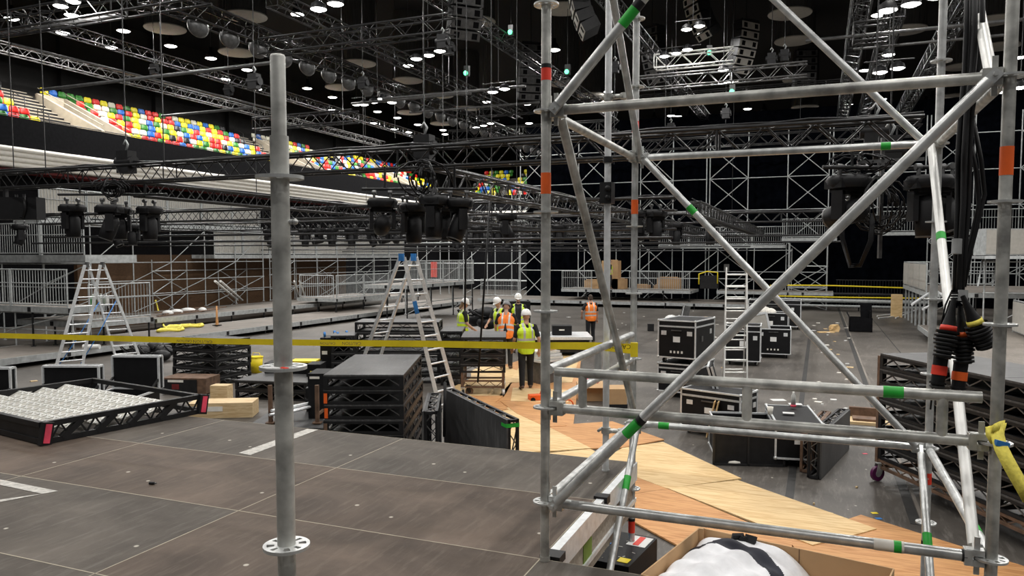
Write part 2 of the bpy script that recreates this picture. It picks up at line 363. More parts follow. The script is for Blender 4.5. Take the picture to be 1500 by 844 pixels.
# concrete vomitory walls and stairs
voms = [(25.1, 26.5), (40.1, 41.6), (52.5, 54.3)]
for (y0, y1) in voms:
    for yy in (y0, y1):
        b = MB(); n = Vector
        x0, x1 = SX-.05, SX-4.2
        vs = [(x0, yy-.08, Z0-.1), (x1, yy-.08, Z0-.1), (x1, yy-.08, Z0+2.6), (x0, yy-.08, Z0+.62), (x0, yy+.08, Z0-.1), (x1, yy+.08, Z0-.1), (x1, yy+.08, Z0+2.6), (x0, yy+.08, Z0+.62)]
        b.add(vs, [(0, 1, 2, 3), (7, 6, 5, 4), (0, 3, 7, 4), (3, 2, 6, 7), (1, 5, 6, 2), (0, 4, 5, 1)])
        b.tube((x0, yy, Z0+.85), (x1, yy, Z0+2.85), .02, 6)
        b.build('side_wall', 'concrete', gs)
    b = MB(); b.b2((SX-4.4, y0, Z0+1.1), (SX-4.2, y1, Z0+2.6)); b.build('end_wall', 'concrete', gs)
stairs = [(23.0, 24.95), (38.3, 39.9), (46.6, 47.6)]
for (y0, y1) in stairs:
    b = MB()
    for k in range(ROWS*2): b.b2((SX-.35-.4*(k+1), y0, Z0-.3), (SX-.35-.4*k, y1, Z0+.22*k+.22))
    b.build('stair', 'concrete', gs)
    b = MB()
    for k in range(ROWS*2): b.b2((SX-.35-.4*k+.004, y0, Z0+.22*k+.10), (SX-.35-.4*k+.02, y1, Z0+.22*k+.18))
    b.build('stair_dark_nosing', 'black', gs)  # black nosing line across every step
    for k in range(3):
        b = MB(); x = SX-.9-1.5*k; z = Z0+.22*(k*3.8+1)
        b.path([(x, y0+.15, z), (x, y0+.15, z+.8), (x-.7, y0+.15, z+1.15), (x-.7, y0+.15, z+.4)], .02, 5); b.build('handrail', 'truss', gs)
def seat_parts(col):
    back = MB(); W = .42
    vs = []; n = 9
    for j, (z, wz, off) in enumerate([(.55, .92, 0), (.63, 1, .01), (.74, .98, .0), (.81, .80, -.02), (.835, .5, -.03)]):
        for i in range(n):
            u = -1+2*i/(n-1); vs.append((-.08+off+.05*u*u, u*W/2*wz, z))
    o = [Vector(v)+Vector((-.035, 0, 0)) for v in vs]; m_ = len(vs); fs = []
    for j in range(4):
        for i in range(n-1):
            a = j*n+i; fs += [(a, a+1, a+n+1, a+n), (m_+a, m_+a+n, m_+a+n+1, m_+a+1)]
    for j in range(4): fs += [(j*n, j*n+n, m_+j*n+n, m_+j*n), (j*n+n-1, m_+j*n+n-1, m_+j*n+2*n-1, j*n+2*n-1)]
    for i in range(n-1): fs += [(4*n+i, 4*n+i+1, m_+4*n+i+1, m_+4*n+i), (i, m_+i, m_+i+1, i+1)]
    back.add(vs+o, fs, True)
    pan = MB()
    for z0, z1, w0, x0 in ((.30, .46, .40, .07), (.46, .51, .34, .05), (.25, .30, .34, .09)): pan.box((x0, 0, (z0+z1)/2), (.07, w0, z1-z0), ry=-.12)
    return back, pan
SEATS = {}
for c in ('red', 'blue', 'green', 'yellow', 'white', 'black'):
    bk, pn = seat_parts(c); o = bk.build('backrest', 'seat_'+c); me1 = o.data; bpy.data.objects.remove(o)
    o = pn.build('seat_pan', 'seat_'+c); me2 = o.data; bpy.data.objects.remove(o)
    br = MB(); br.box((.0, .22, .3), (.16, .03, .30)); br.box((-.04, 0, .40), (.05, .44, .30)); br.box((-.02, 0, .12), (.04, .04, .3)); o = br.build('bracket', 'black'); me3 = o.data; bpy.data.objects.remove(o)
    SEATS[c] = (me1, me2, me3)
def seat_at(x, y, z, rz, c, label, group, parts=True):
    t = thing('stadium_seat', label, 'seat', (x, y, z), rz, group)
    for nm, me in zip(('backrest', 'seat_pan', 'bracket'), SEATS[c]):
        o = bpy.data.objects.new(nm, me); scene.collection.objects.link(o); o.parent = t
    return t
cand = []
rs = random.Random(11)
for r in range(ROWS):
    n = 0; y = 18.6+.12*(r % 2)
    while y < 59.5:
        blocked = any(a-.35 < y < b_+.35 for a, b_ in stairs) or any(a-.3 < y < b_+.3 for a, b_ in voms if r < 5)
        c = rs.choices(['red', 'blue', 'green', 'yellow', 'white', 'black'], [22, 20, 17, 22, 13, 6])[0]
        if not blocked:
            cand.append((y, r, n, c)); n += 1
        y += PITCH_S
cand.sort()
rown = ['front', 'second', 'third', 'fourth', 'fifth', 'back']
rest = {c: MB() for c in SEATS}; stuff = MB(); mats = ['seat_'+c for c in SEATS]
for k, (y, r, n, c) in enumerate(cand):
    x = SX-.65-.8*r; z = Z0+.44*r
    if k < 300:
        seat_at(x, y, z, 0, c, f'{c} tip-up seat, {ordw(n)} from the left in the {rown[r]} row of the upper stand', 'coloured seats of the upper stand')
    else:
        stuff.mi = list(SEATS).index(c)
        for me in SEATS[c][:2]: stuff.add([(v.co.x+x, v.co.y+y, v.co.z+z) for v in me.vertices], [tuple(p.vertices) for p in me.polygons], True)
# far bend of the stand, facing the viewer
g2 = thing('grandstand_bend', 'far bend of the stand with coloured seats seen through the trusses', 'grandstand', (-29.5, 61, 0))
b = MB()
for r in range(ROWS): b.b2((-.5, .2+.8*r, EYE.z+3), (9.5, 1.0+.8*r, Z0-.1+.44*r))
b.build('stepped_terrace', 'terrace', g2)
b = MB(); b.b2((-.5, .3, FL+.002), (9.5, .6, EYE.z+3.2)); b.build('under_wall', 'black_matte', g2)
b = MB(); b.b2((-.5, 0, EYE.z+3.9), (9.5, .2, Z0+.25)); b.build('fascia', 'black_matte', g2)
b = MB(); b.b2((-.5, -.05, EYE.z+3.2), (9.5, .15, EYE.z+3.9)); b.build('ribbed_cladding', 'band', g2)
for r in range(ROWS):
    for i in range(19):
        c = rs.choices(list(SEATS), [22, 20, 17, 22, 13, 6])[0]; stuff.mi = list(SEATS).index(c)
        if i in (6, 7, 13): continue
        for me in SEATS[c][:2]:
            stuff.add([(-29.2+i*.5 - v.co.y, 61.6+.8*r - v.co.x, v.co.z+Z0-.1+.44*r) for v in me.vertices], [tuple(p.vertices) for p in me.polygons], True)
tag(stuff.build('stadium_seats', mats), 'far coloured seats of the stand, too small to tell apart', 'seats', kind='stuff')
# litter on floor comes later; brown timber wall under the stand
b = MB(); b.b2((-27.6, 21.5, FL), (-27.4, 40, EYE.z+.05)); struct(b.build('trim_3', 'woodwall'), 'brown timber wall under the stand')
# ================================================================ NEAR STAGE DECK
XS = [-9.2, -7.22, -5.25, -3.29, -1.31]; YS = [-.55, .5, 1.58, 2.62, 3.62, 4.645, 5.62]
rn = {5: 'at the far stage edge', 4: 'in the second row', 3: 'in the middle row', 2: 'in the near row', 1: 'at the picture bottom', 0: 'under the viewer'}
cn = ['far left column', 'left column', 'centre left column', 'column between the tall posts']
def deck_panel(x0, x1, y0, y1, m, label):
    t = thing('stage_deck_panel', label, 'stage deck', (x0, y0, 0), 0, 'panels of the near stage deck')
    b = MB(); b.b2((.002, .002, -.012), (x1-x0-.002, y1-y0-.002, 0)); b.build('deck_board', m, t)
    b = MB(); e = .0032   # pale exposed ply edge round the board
    W, H = x1-x0, y1-y0
    for a, c in (((0, 0), (W, e)), ((0, H-e), (W, H)), ((0, 0), (e, H)), ((W-e, 0), (W, H))): b.b2((a[0], a[1], -.014), (c[0], c[1], .0008))
    b.build('edge_trim', 'ply_edge', t)
    b = MB()
    for a, c in (((0, 0), (W, .04)), ((0, H-.04), (W, H)), ((0, 0), (.04, H)), ((W-.04, 0), (W, H))): b.b2((a[0]+.002, a[1]+.002, -.14), (c[0]-.002, c[1]-.002, -.016))
    b.build('frame', 'alu', t)
    return t
brown = {(3, 4), (2, 4), (3, 3)}
for i in range(4):
    for j in range(6):
        m = 'deck_brown' if (i, j) in ((3, 4), (3, 3), (2, 4), (1, 4), (0, 5), (0, 4)) and (i, j) != (3, 5) else 'deck'
        deck_panel(XS[i], XS[i+1], YS[j], YS[j+1], m, f'{"brown" if m == "deck_brown" else "grey"} deck panel {rn[j]}, {cn[i]}')
for j in range(4):
    deck_panel(-1.31, .69, YS[j], YS[j+1], 'deck', f'grey deck panel {rn[j]}, under the cardboard box')
# edge beam with the weathered kick board along the right edge of the stage
t = thing('edge_beam', 'weathered aluminium and plywood edge beam below the near stage, green label on it', 'beam', (-1.30, 3.64, 0))
b = MB(); b.b2((0, .05, -.37), (.03, 1.97, -.14)); b.build('kick_board', 'ply_grey', t)
b = MB(); b.b2((0, 0, -.13), (.05, 1.98, .005)); b.b2((0.03, 0, -.30), (.045, 1.98, -.27)); b.build('rail', 'alu', t)
b = MB(); b.b2((.0305, .62, -.27), (.034, .80, -.16)); b.build('label', 'olive', t)
b = MB(); b.b2((-.02, .0, -.03), (.09, .10, .012)); b.b2((-.02, 1.02, -.03), (.07, 1.10, .02)); b.build('clamp', 'black', t)
# tape marks on the deck
def tape_mark(pts, m, label):
    q = [P(x, y, 0) for x, y in pts]; b = MB(); b.prism(q, .001, .003); tag(b.build('floor_tape', m), label, 'tape')
tape_mark([(350, 664), (367, 667), (466, 630), (450, 629)], 'old_tape', 'long white tape mark slanting across the near deck behind the tall post')
tape_mark([(0, 703), (0, 711), (62, 724), (85, 720)], 'old_tape', 'dirty white L-shaped tape mark at the left edge of the deck')
tape_mark([(62, 724), (83, 720), (0, 736), (-3, 733)], 'old_tape', 'short arm of the dirty tape mark at left')
p = P(222, 710, 0); t = thing('cable_plug', 'small black plug lying alone on the near deck', 'plug', p, .3)
b = MB(); b.tube((-.015, 0, .01), (.02, 0, .01), .01, 10); b.build('body', 'black', t); b = MB(); b.tube((.02, 0, .01), (.035, 0, .01), .005, 8); b.build('pin', 'truss_grey', t)
# ================================================================ SCAFFOLD pieces
def rosette_mb(hw=.0242):
    b = MB(); n = 48; R1 = .062
    prof_in, prof_out = hw, R1
    def ringv(r, z): return [(r*math.cos(2*math.pi*i/n), r*math.sin(2*math.pi*i/n), z) for i in range(n)]
    r2, r3 = .032, .052; h = .0045
    vs = ringv(prof_in, h)+ringv(r2, h)+ringv(r3, h)+ringv(prof_out, h)+ringv(prof_in, -h)+ringv(r2, -h)+ringv(r3, -h)+ringv(prof_out, -h)
    fs = []
    def quad(a, c, i, k=False): fs.append((a*n+i, a*n+(i+1) % n, c*n+(i+1) % n, c*n+i))
    for i in range(n):
        hole = (i % 6) in ((1, 2, 3) if (i//6) % 2 == 0 else (1, 2))
        quad(0, 1, i); quad(2, 3, i); quad(5, 4, i); quad(7, 6, i); quad(3, 7, i); quad(4, 0, i)
        if not hole: quad(1, 2, i); quad(6, 5, i)
        else: quad(1, 5, i); quad(6, 2, i)
        ph = ((i-1) % 6) in ((1, 2, 3) if (((i-1) % n)//6) % 2 == 0 else (1, 2))
        if hole != ph: fs.append((1*n+i, 2*n+i, 6*n+i, 5*n+i))
    b.add(vs, fs); return b
_o = rosette_mb().build('rosette', 'galv'); ROS = _o.data; bpy.data.objects.remove(_o)
def ros(parent, p):
    o = bpy.data.objects.new('rosette', ROS); scene.collection.objects.link(o); o.parent = parent; o.location = p; return o
TR = .0242
tw = thing('scaffold_tower', 'near galvanised ring-lock scaffold tower framing the right half of the view', 'scaffold', (0, 0, 0))
FLp, FRp, BLp, BRp = (-1.28, 3.61), (.69, 3.61), (-1.28, 5.58), (.69, 5.58)
lv = [-1.2, -.7, -.19, .31, .80, 1.29, 1.79, 2.29, 2.81, 3.3, 3.8, 4.3]
def V3(p, z): return Vector((p[0], p[1], z))
def band(parent, p, z0, z1, m, r=TR+.0012, lab=None):
    b = MB(); b.tube((p[0], p[1], z0), (p[0], p[1], z1), r, 20); return b.build('tape_band', m, parent, label=lab)
for nm, p, z0 in (('FL', FLp, 0.0), ('FR', FRp, 0.0), ('BL', BLp, FL+.06), ('BR', BRp, FL+.06)):
    b = MB(); b.tube((p[0], p[1], z0+.02), (p[0], p[1], 4.8), TR, 20)
    b.tube((p[0], p[1], .001), (p[0], p[1], .025), .026, 16)
    for zz in lv:
        if zz > z0+.1:
            b.tube((p[0]+.0, p[1]-TR-.001, zz-.2), (p[0], p[1]-TR+.004, zz-.2), .006, 8)
    s = b.build('standard', 'galv_old' if nm in ('FL', 'FR') else 'galv', tw)
    if z0 < 0:
        b = MB(); b.b2((p[0]-.075, p[1]-.075, FL), (p[0]+.075, p[1]+.075, FL+.008)); b.tube((p[0], p[1], FL), (p[0], p[1], FL+.1), .019, 10); b.build('base_jack', 'galv_old', s)
    for zz in lv:
        if zz > z0+.1: ros(s, (p[0], p[1], zz))
    if nm == 'FL': band(s, p, 2.44, 2.52, 'red'); band(s, p, 2.50, 2.52, 'black', TR+.002); band(s, p, 1.88, 1.985, 'orange')
    if nm == 'BL': band(s, p, 2.48, 2.56, 'red'); band(s, p, 1.88, 1.985, 'orange'); band(s, p, -.53, -.44, 'red'); band(s, p, -.44, -.42, 'black', TR+.002)
    if nm == 'BR': band(s, p, .07, .145, 'red'); band(s, p, -.36, -.31, 'black')
    if nm == 'FR': band(s, p, 1.895, 2.01, 'orange')
def wedge_head(b, p, d, z):
    """cast ledger head gripping the rosette at p; d = direction away from the post"""
    p = Vector((p[0], p[1], z)); d = Vector(d).normalized(); s = Vector((-d.y, d.x, 0))
    for zz in (.022, -.022):
        b.beam(p+d*.026+Vector((0, 0, zz)), p+d*.095+Vector((0, 0, zz)), .042, .026)
    b.beam(p+d*.07, p+d*.10, .052, .066)
    b.beam(p+d*.052+Vector((0, 0, -.075)), p+d*.052+Vector((0, 0, .085)), .006, .022)
def ledger(p, q, z, name='ledger', m='galv', r=TR, double=False):
    b = MB(); A = V3(p, z); B = V3(q, z); d = (B-A).normalized()
    b.tube(A+d*.085, B-d*.085, r, 20); wedge_head(b, p, d, z); wedge_head(b, q, -d, z)
    o = b.build(name, m, tw)
    if double:
        b = MB(); h = Vector((0, 0, .185)); b.tube(A+d*.055+h, B-d*.055+h, r, 20)
        L = (B-A).length
        for f in (.10, .5, .90): b.tube(A+d*L*f+Vector((0, 0, .015)), A+d*L*f+h-Vector((0, 0, .01)), r*.92, 12)
        b.build('upper_rail', m, o)
    return o
def tband(parent, A, B, f0, f1, m, r=TR+.0015):
    A = Vector(A); B = Vector(B); b = MB(); b.tube(A+(B-A)*f0, A+(B-A)*f1, r, 20); b.build('tape_band', m, parent)
ledger(FLp, FRp, 2.29, m='galv_old')
o = ledger(FLp, FRp, .80, 'guard_ledger', 'galv_old', double=True); tband(o, V3(FLp, .985), V3(FRp, .985), .785, .825, 'green')
o = ledger(FLp, FRp, .31); tband(o, V3(FLp, .31), V3(FRp, .31), .775, .835, 'paper'); tband(o, V3(FLp, .31), V3(FRp, .31), .815, .83, 'green', TR+.002); tband(o, V3(FLp, .31), V3(FRp, .31), .945, .955, 'black', TR+.002)
ledger(FLp, BLp, 2.29, m='galv_old'); ledger(FLp, BLp, .80, 'guard_ledger', double=True); ledger(FLp, BLp, .31)
ledger(FRp, BRp, 2.29, m='galv_old'); o = ledger(FRp, BRp, .31); tband(o, V3(FRp, .31), V3(BRp, .31), .15, .2, 'green')
o = ledger(BLp, BRp, 2.29); tband(o, V3(BLp, 2.29), V3(BRp, 2.29), .83, .86, 'green')
o = ledger(BLp, BRp, .31); tband(o, V3(BLp, .31), V3(BRp, .31), .10, .14, 'green')
def brace(p, z0, q, z1, off, m='galv', bands=()):
    """diagonal from rosette (p,z0) to (q,z1), pinned a little outside the plane by off"""
    off = Vector((off[0], off[1], 0)); A = V3(p, z0); B = V3(q, z1); h = Vector((B.x-A.x, B.y-A.y, 0)).normalized()
    A = A+h*.06+off; B = B-h*.06+off; d = (B-A).normalized()
    b = MB(); b.tube(A+d*.03, B-d*.03, TR, 20)
    for e, s in ((A, 1), (B, -1)):
        b.beam(e-d*s*.02+Vector((0, 0, 0)), e+d*s*.05, .02, .045)
        b.tube(e-off.normalized()*.05, e+off.normalized()*.03 if off.length else e, .009, 8)
    o = b.build('diagonal_brace', m, tw)
    for f0, f1, mm in bands: tband(o, A, B, f0, f1, mm)
    return o
brace(FLp, .31, FRp, 2.29, (0, -.05), bands=((.20, .235, 'green'), (.232, .245, 'black')))
brace(FLp, 2.29, FRp, 4.30, (0, -.05), bands=((.18, .215, 'green'), (.215, .23, 'black')))
brace(BLp, 4.30, BRp, 2.29, (0, .05)); brace(BLp, 2.29, BRp, .31, (0, -.05), bands=((.185, .21, 'green'),))
brace(FLp, 2.29, BLp, .31, (.05, 0), 'galv_old', bands=((.50, .56, 'galv_old'),)); brace(FLp, 4.30, BLp, 2.29, (.05, 0))
brace(BLp, .31, FLp, -1.6, (.05, 0), bands=((.16, .20, 'green'),))
brace(BRp, 2.29, FRp, .31, (-.05, 0), 'alu_white', bands=((.30, .32, 'green'),)); brace(BRp, 4.30, FRp, 2.29, (-.05, 0), 'alu_white')
brace(BRp, .31, FRp, -1.6, (-.05, 0), bands=((.22, .26, 'green'),))
# plain clamped pole with a black junction box
pp = P(887, 690, 0); b = MB(); b.tube((pp.x, pp.y, .01), (pp.x, pp.y, 4.6), .0235, 20); b.tube((pp.x, pp.y, .001), (pp.x, pp.y, .012), .027, 16)
pole = thing('scaffold_pole', 'plain upright pole inside the scaffold tower with black box strapped to it', 'pole', (0, 0, 0))
b.build('tube', 'alu', pole)
zz = EYE.z+(375-285)/1110*5.5
b = MB(); b.b2((pp.x-.04, pp.y-.07, zz-.075), (pp.x+.045, pp.y+.03, zz+.075)); b.sphere((pp.x+.02, pp.y-.075, zz+.03), .022); b.sphere((pp.x+.02, pp.y-.075, zz-.035), .02); b.build('junction_box', 'black', pole)
for y in (148, 237, 631):
    z = EYE.z+(375-y)/1110*5.5; b = MB(); b.tube((pp.x, pp.y, z-.022), (pp.x, pp.y, z+.022), .034, 12)
    if y != 237:
        b.tube((pp.x+.02, pp.y, z), (pp.x+.13, pp.y, z), .018, 8); b.tube((pp.x+.12, pp.y, z-.02), (pp.x+.12, pp.y, z+.02), .032, 12)
        for s in (-.045, .05, .10, .16): b.tube((pp.x+s, pp.y-.04, z), (pp.x+s, pp.y+.04, z), .011, 6)
    b.build('coupler', 'galv_old' if y != 237 else 'black', pole)
# near single post
NP = PD(415, 538, 2.03); nx, ny = NP.x, NP.y
t = thing('scaffold_post', 'close single galvanised scaffold post with three slotted discs', 'scaffold post', (nx, ny, 0))
b = MB(); zt = EYE.z+(375-203)/1110*2.03; z2 = EYE.z+(375-88)/1110*2.03
b.tube((0, 0, .012), (0, 0, zt), TR, 28); b.tube((0, 0, .001), (0, 0, .012), .05, 20)
b.build('tube', 'galv_old', t)
b = MB(); b.lathe([(.0195, zt-.02), (.0195, z2-.006), (.0175, z2), (0, z2)], n=28); sp = b.build('spigot', 'galv_old', t)
for (x, y, rr) in ((402, 143, .007), (415, 183, .0055), (428, 325, .007), (408, 363, .0045)):
    q = PD(x, y, 2.03-.0195 if y < 203 else 2.03-.0245); b = MB(); q = q-Vector((nx, ny, 0)); dr = Vector((q.x, q.y, 0)).normalized()
    b.tube(q-dr*.010, q+dr*.0018, rr, 14); b.build('pin_hole', 'black_matte' if y != 325 else 'galv', t)
    if y == 325: b = MB(); b.sphere(q+dr*.008, .008, n=12); b.build('bolt', 'galv', t)
for y in (262, 538, 805): o = ros(t, (0, 0, EYE.z+(375-y)/1110*2.03)); o.rotation_euler = (0, 0, .35)
# sticker scraps on middle disc
zr = EYE.z+(375-538)/1110*2.03+.005
b = MB(); b.box((.030, -.035, zr), (.026, .014, .002), rz=-.3); b.build('tape_scrap', 'red', t)
b = MB(); b.box((-.002, -.044, zr), (.05, .016, .002), rz=.2); b.build('tape_scrap', 'white', t)
# ================================================================ CAUTION TAPE
tp = thing('caution_tape', 'yellow printed caution tape stretched across the view to the scaffold', 'tape', (0, 0, 0))
tops = [(-40, 487, 7.0), (60, 489.5, 6.7), (200, 492.5, 6.35), (330, 496, 6.05), (480, 498, 5.8), (620, 499, 5.6), (740, 501, 5.4), (800, 501.5, 5.33), (870, 501.5, 5.33), (930, 504, 5.40)]
w_t = [7.5, 7.5, 8.5, 8.5, 9, 9.5, 10, 10, 11, 15]
b = MB(); vs = []
for (x, y, d), wt in zip(tops, w_t): vs += [PD(x, y-0, d), PD(x, y+wt+0, d+.004), PD(x, y+wt, d+.007), PD(x, y, d+.003)]
fs = []
for i in range(len(tops)-1):
    for a, c in ((0, 1), (1, 2), (2, 3), (3, 0)): fs.append((i*4+a, i*4+c, i*4+4+c, i*4+4+a))
fs += [(0, 3, 2, 1), tuple(len(vs)-4+k for k in (0, 1, 2, 3))]
b.add(vs, fs); b.build('tape_strip', 'yellow', tp)
def tape_text(x, y, d, px, txt, mirror, m='black', tilt=0):
    x2 = x+20; A = PD(x, y, d); B = PD(x2, y+tilt, d*(1-.0003*0)); e = (B-A).normalized(); n = (EYE-A).normalized(); u = n.cross(e).normalized()
    if mirror: mat3 = Matrix((-e, -u, n)).transposed(); o = text_mesh(txt, px/1110*d*1.25, m, 'lettering', tp, Matrix((e, u, n)).transposed() @ Matrix.Rotation(math.pi, 3, 'Z'), A+n*.012)
    else: o = text_mesh(txt, px/1110*d*1.25, m, 'lettering', tp, Matrix((e, u, n)).transposed(), A+n*.012)
tape_text(903, 507.5, 5.34, 7.5, 'CAUTION', True, tilt=.4)
tape_text(297, 500.5, 6.10, 5, 'CAUTION', True, 'rust', .5); tape_text(270, 499.5, 6.15, 4, 'CAUTION', True, 'rust', .5)
tape_text(515, 503, 5.72, 5, 'CAUTION', True, 'rust', .2); tape_text(480, 503, 5.76, 4, 'CAUTION', True, 'rust', .2)
b = MB(); A = PD(929, 503, 5.30); b.box(A+Vector((0, 0, -.045)), (.05, .03, .10), rz=.3); b.build('knot', 'yellow', tp)
# ================================================================ CARDBOARD BOX with garment
A = P(1025, 773, .33); Bp = P(1308, 833, .33); Cn = P(925, 848, .33)
e1 = (Bp-A); e1.z = 0; e1.normalize(); e2 = Vector((e1.y, -e1.x, 0))
t = thing('cardboard_box', 'open brown cardboard box with a white and navy garment stuffed inside', 'box', (A.x, A.y, 0))
Wb, Db, Hb = .80, .62, .33
b = MB(); T = .006
def wl(p0, p1, z0, z1, th=T):
    p0 = Vector(p0); p1 = Vector(p1); b.beam((p0.x, p0.y, (z0+z1)/2), (p1.x, p1.y, (z0+z1)/2), th, z1-z0)
c0 = Vector((0, 0, 0)); c1 = e1*Wb; c2 = c1+e2*Db; c3 = e2*Db
for p0, p1 in ((c0, c1), (c1, c2), (c2, c3), (c3, c0)): wl(p0, p1, .005, Hb)
b.prism([c0, c1, c2, c3], .001, .008); b.build('carton', 'card', t)
for p0, d, o_ in ((c3, -e2, -e1), (c1, e2, e1)):
    pass
b = MB(); b.beam(c0+e1*.012+e2*.012+Vector((0, 0, .01)), c0+e1*.012+e2*.012+Vector((0, 0, Hb+.004)), .022, .022); b.build('corner_fold', 'card', t)
b = MB(); b.beam(c0+e1*.44+e2*.0045+Vector((0, 0, .01)), c0+e1*.44+e2*.0045+Vector((0, 0, Hb)), .0015, .003); b.build('seam', 'rust', t)
# garment: draped heap
gt = thing('jacket', 'white jacket with a broad navy band heaped in the cardboard box', 'clothing', (A.x, A.y, 0))
def heap(u0, u1, v0, v1, hfun, nu, nv, th=.02):
    vs = []; 
    for i in range(nu+1):
        for j in range(nv+1):
            u = u0+(u1-u0)*i/nu; v = v0+(v1-v0)*j/nv; vs.append(e1*u+e2*v+Vector((0, 0, hfun(u, v))))
    lo = [v-Vector((0, 0, th)) for v in vs]; m_ = len(vs); fs = []
    for i in range(nu):
        for j in range(nv):
            a = i*(nv+1)+j; fs += [(a, a+1, a+nv+2, a+nv+1), (m_+a, m_+a+nv+1, m_+a+nv+2, m_+a+1)]
    for i in range(nu):
        a = i*(nv+1); c = a+nv; fs += [(a, a+nv+1, m_+a+nv+1, m_+a), (c, m_+c, m_+c+nv+1, c+nv+1)]
    for j in range(nv):
        a = j; c = nu*(nv+1)+j; fs += [(a, m_+a, m_+a+1, a+1), (c, c+1, m_+c+1, m_+c)]
    return vs+lo, fs
def hf(u, v):
    r = (abs(u-.24)/.33)**2.6+(abs(v-.36)/.36)**2.6
    z = .06+.255*math.exp(-((abs(u-.235)/.30)**5)*1.0)+.035*math.exp(-((u-.22)/.16)**2-((v-.30)/.25)**2)
    z += .010*math.sin(u*38+v*16)*math.exp(-r)+.007*math.sin(v*55-u*20)
    return z
vs, fs = heap(.012, .70, .012, .60, hf, 120, 100)
b = MB(); b.add(vs, fs, True)
for k in range(len(fs)):
    f = fs[k]; c = sum((vs[i] for i in f), Vector())/len(f); u = c.dot(e1); v = c.dot(e2)
    w_ = v - (.075+1.1*(u-.19)**2+.45*max(0, u-.26))
    b.m[k] = 1 if 0.0 < w_ < .12 else 0
b.build('body', ['cloth_white', 'cloth_navy'], gt)
for (u, v, s) in ((.185, .03, 1), (.24, .026, -1)):
    b = MB(); q = e1*u+e2*v+Vector((0, 0, .335)); b.box(q, (.05, .014, .035), rx=.5*s, rz=.4*s); b.box(q+e1*.02*s+Vector((0, 0, -.012)), (.03, .02, .04), ry=.5*s); b.build('sleeve_cuff', 'cloth_black', gt)
# ================================================================ CABLE BUNDLE with connectors hanging on the tower
cb = thing('cable_bundle', 'thick black cables with ribbed connectors banded red, orange and yellow hanging by the tower', 'cable', (0, 0, 0))
DC = 3.35
def cp(x, y, d=DC): return PD(x, y, d)
def cable(pts, r): b = MB(); b.path([cp(*p) for p in pts], r, 10); b.build('cable', 'rubber', cb)
for dx, dd in ((-16, .0), (-8, .05), (0, -.03), (8, .03), (15, -.02)):
    cable([(1428+dx*.7, -30, DC+dd), (1428+dx*.75, 40, DC+dd), (1424+dx*.65, 100, DC+dd), (1416+dx*.5, 165, DC+dd), (1412+dx*.55, 230, DC+dd), (1411+dx*.5, 300, DC+dd), (1407+dx*.4, 370, DC+dd), (1404+dx*.3, 430, DC+dd)], .0115)
cable([(1424, 170), (1437, 235), (1442, 285), (1430, 335), (1421, 370), (1412, 420)], .010)
cable([(1418, 190), (1430, 250), (1434, 300), (1424, 345), (1414, 390), (1408, 430)], .010)
cable([(1392, 440), (1382, 470), (1374, 520), (1367, 560), (1363, 600)], .004)
cable([(1395, 425), (1385, 447), (1378, 480)], .004)
def connector(p0, p1, tapec, name):
    """p0 gland end (top), p1 open end: smooth cone, tape ring, ribbed boot"""
    p0 = cp(*p0); p1 = cp(*p1); d = (p1-p0); L = d.length; d.normalize()
    z = d; x = z.orthogonal().normalized(); y = z.cross(x); q = Matrix((x, y, z)).transposed()
    b = MB(); prof = [(.010, -.02), (.0115, 0), (.019, L*.22), (.030, L*.42)]; b.lathe(prof, p0, 18, q)
    s = b.build('connector', 'rubber', cb)
    b = MB(); b.lathe([(.031, L*.40), (.032, L*.40), (.034, L*.50), (.031, L*.50)], p0, 18, q); b.build('tape_band', tapec, s)
    b = MB(); pr = []
    for k in range(7):
        zz = L*(.50+.5*k/7); rr = .035+.010*math.sin(math.pi*min(1, (k+1)/5)); pr += [(rr+.006, zz), (rr+.006, zz+L*.045), (rr-.004, zz+L*.05), (rr-.004, zz+L*.07)]
    pr += [(.02, L), (0, L)]; b.lathe(pr, p0, 18, q); b.build('ribbed_boot', 'rubber', s)
connector((1396, 445, 3.30), (1381, 525, 3.30), 'red', 'a')
connector((1407, 455, 3.33), (1412, 533, 3.33), 'orange', 'b')
connector((1413, 440, 3.26), (1446, 510, 3.26), 'strap', 'c')
for (x0, y0, x1, y1, c) in ((1379, 520, 1373, 565, 'red'), (1408, 530, 1403, 572, 'orange')):
    b = MB(); p0 = cp(x0, y0, 3.34); p1 = cp(x1, y1, 3.34); b.tube(p0, p1, .030, 16, .027); b.tube(p1+(p0-p1)*.05, p1+(p0-p1)*.12, .034, 16); s = b.build('plug', 'plastic', cb)
    b = MB(); a = p0+(p1-p0)*.35; c_ = p0+(p1-p0)*.65; b.tube(a, c_, .0315, 16); b.build('tape_band', c, s)
    b = MB(); 
    for k in range(3): b.tube(p1+Vector((0, 0, -.004*k)), p1+Vector((0, 0, -.004*k-.0015)), .034-.003*k, 12)
    b.build('wire_cap', 'truss_grey', s)
for (x, y, h) in ((1402, 350, 22), (1411, 425, 16)):
    b = MB(); b.tube(cp(x, y, 3.3), cp(x-1, y+h, 3.3), .020, 12); b.build('sleeve', 'sleeve', cb)
b = MB(); 
for k in range(4): b.tube(cp(1404, 428+k*4, 3.33), cp(1404, 431+k*4, 3.33), .032, 12)
b.build('tie_wrap', 'rubber', cb)
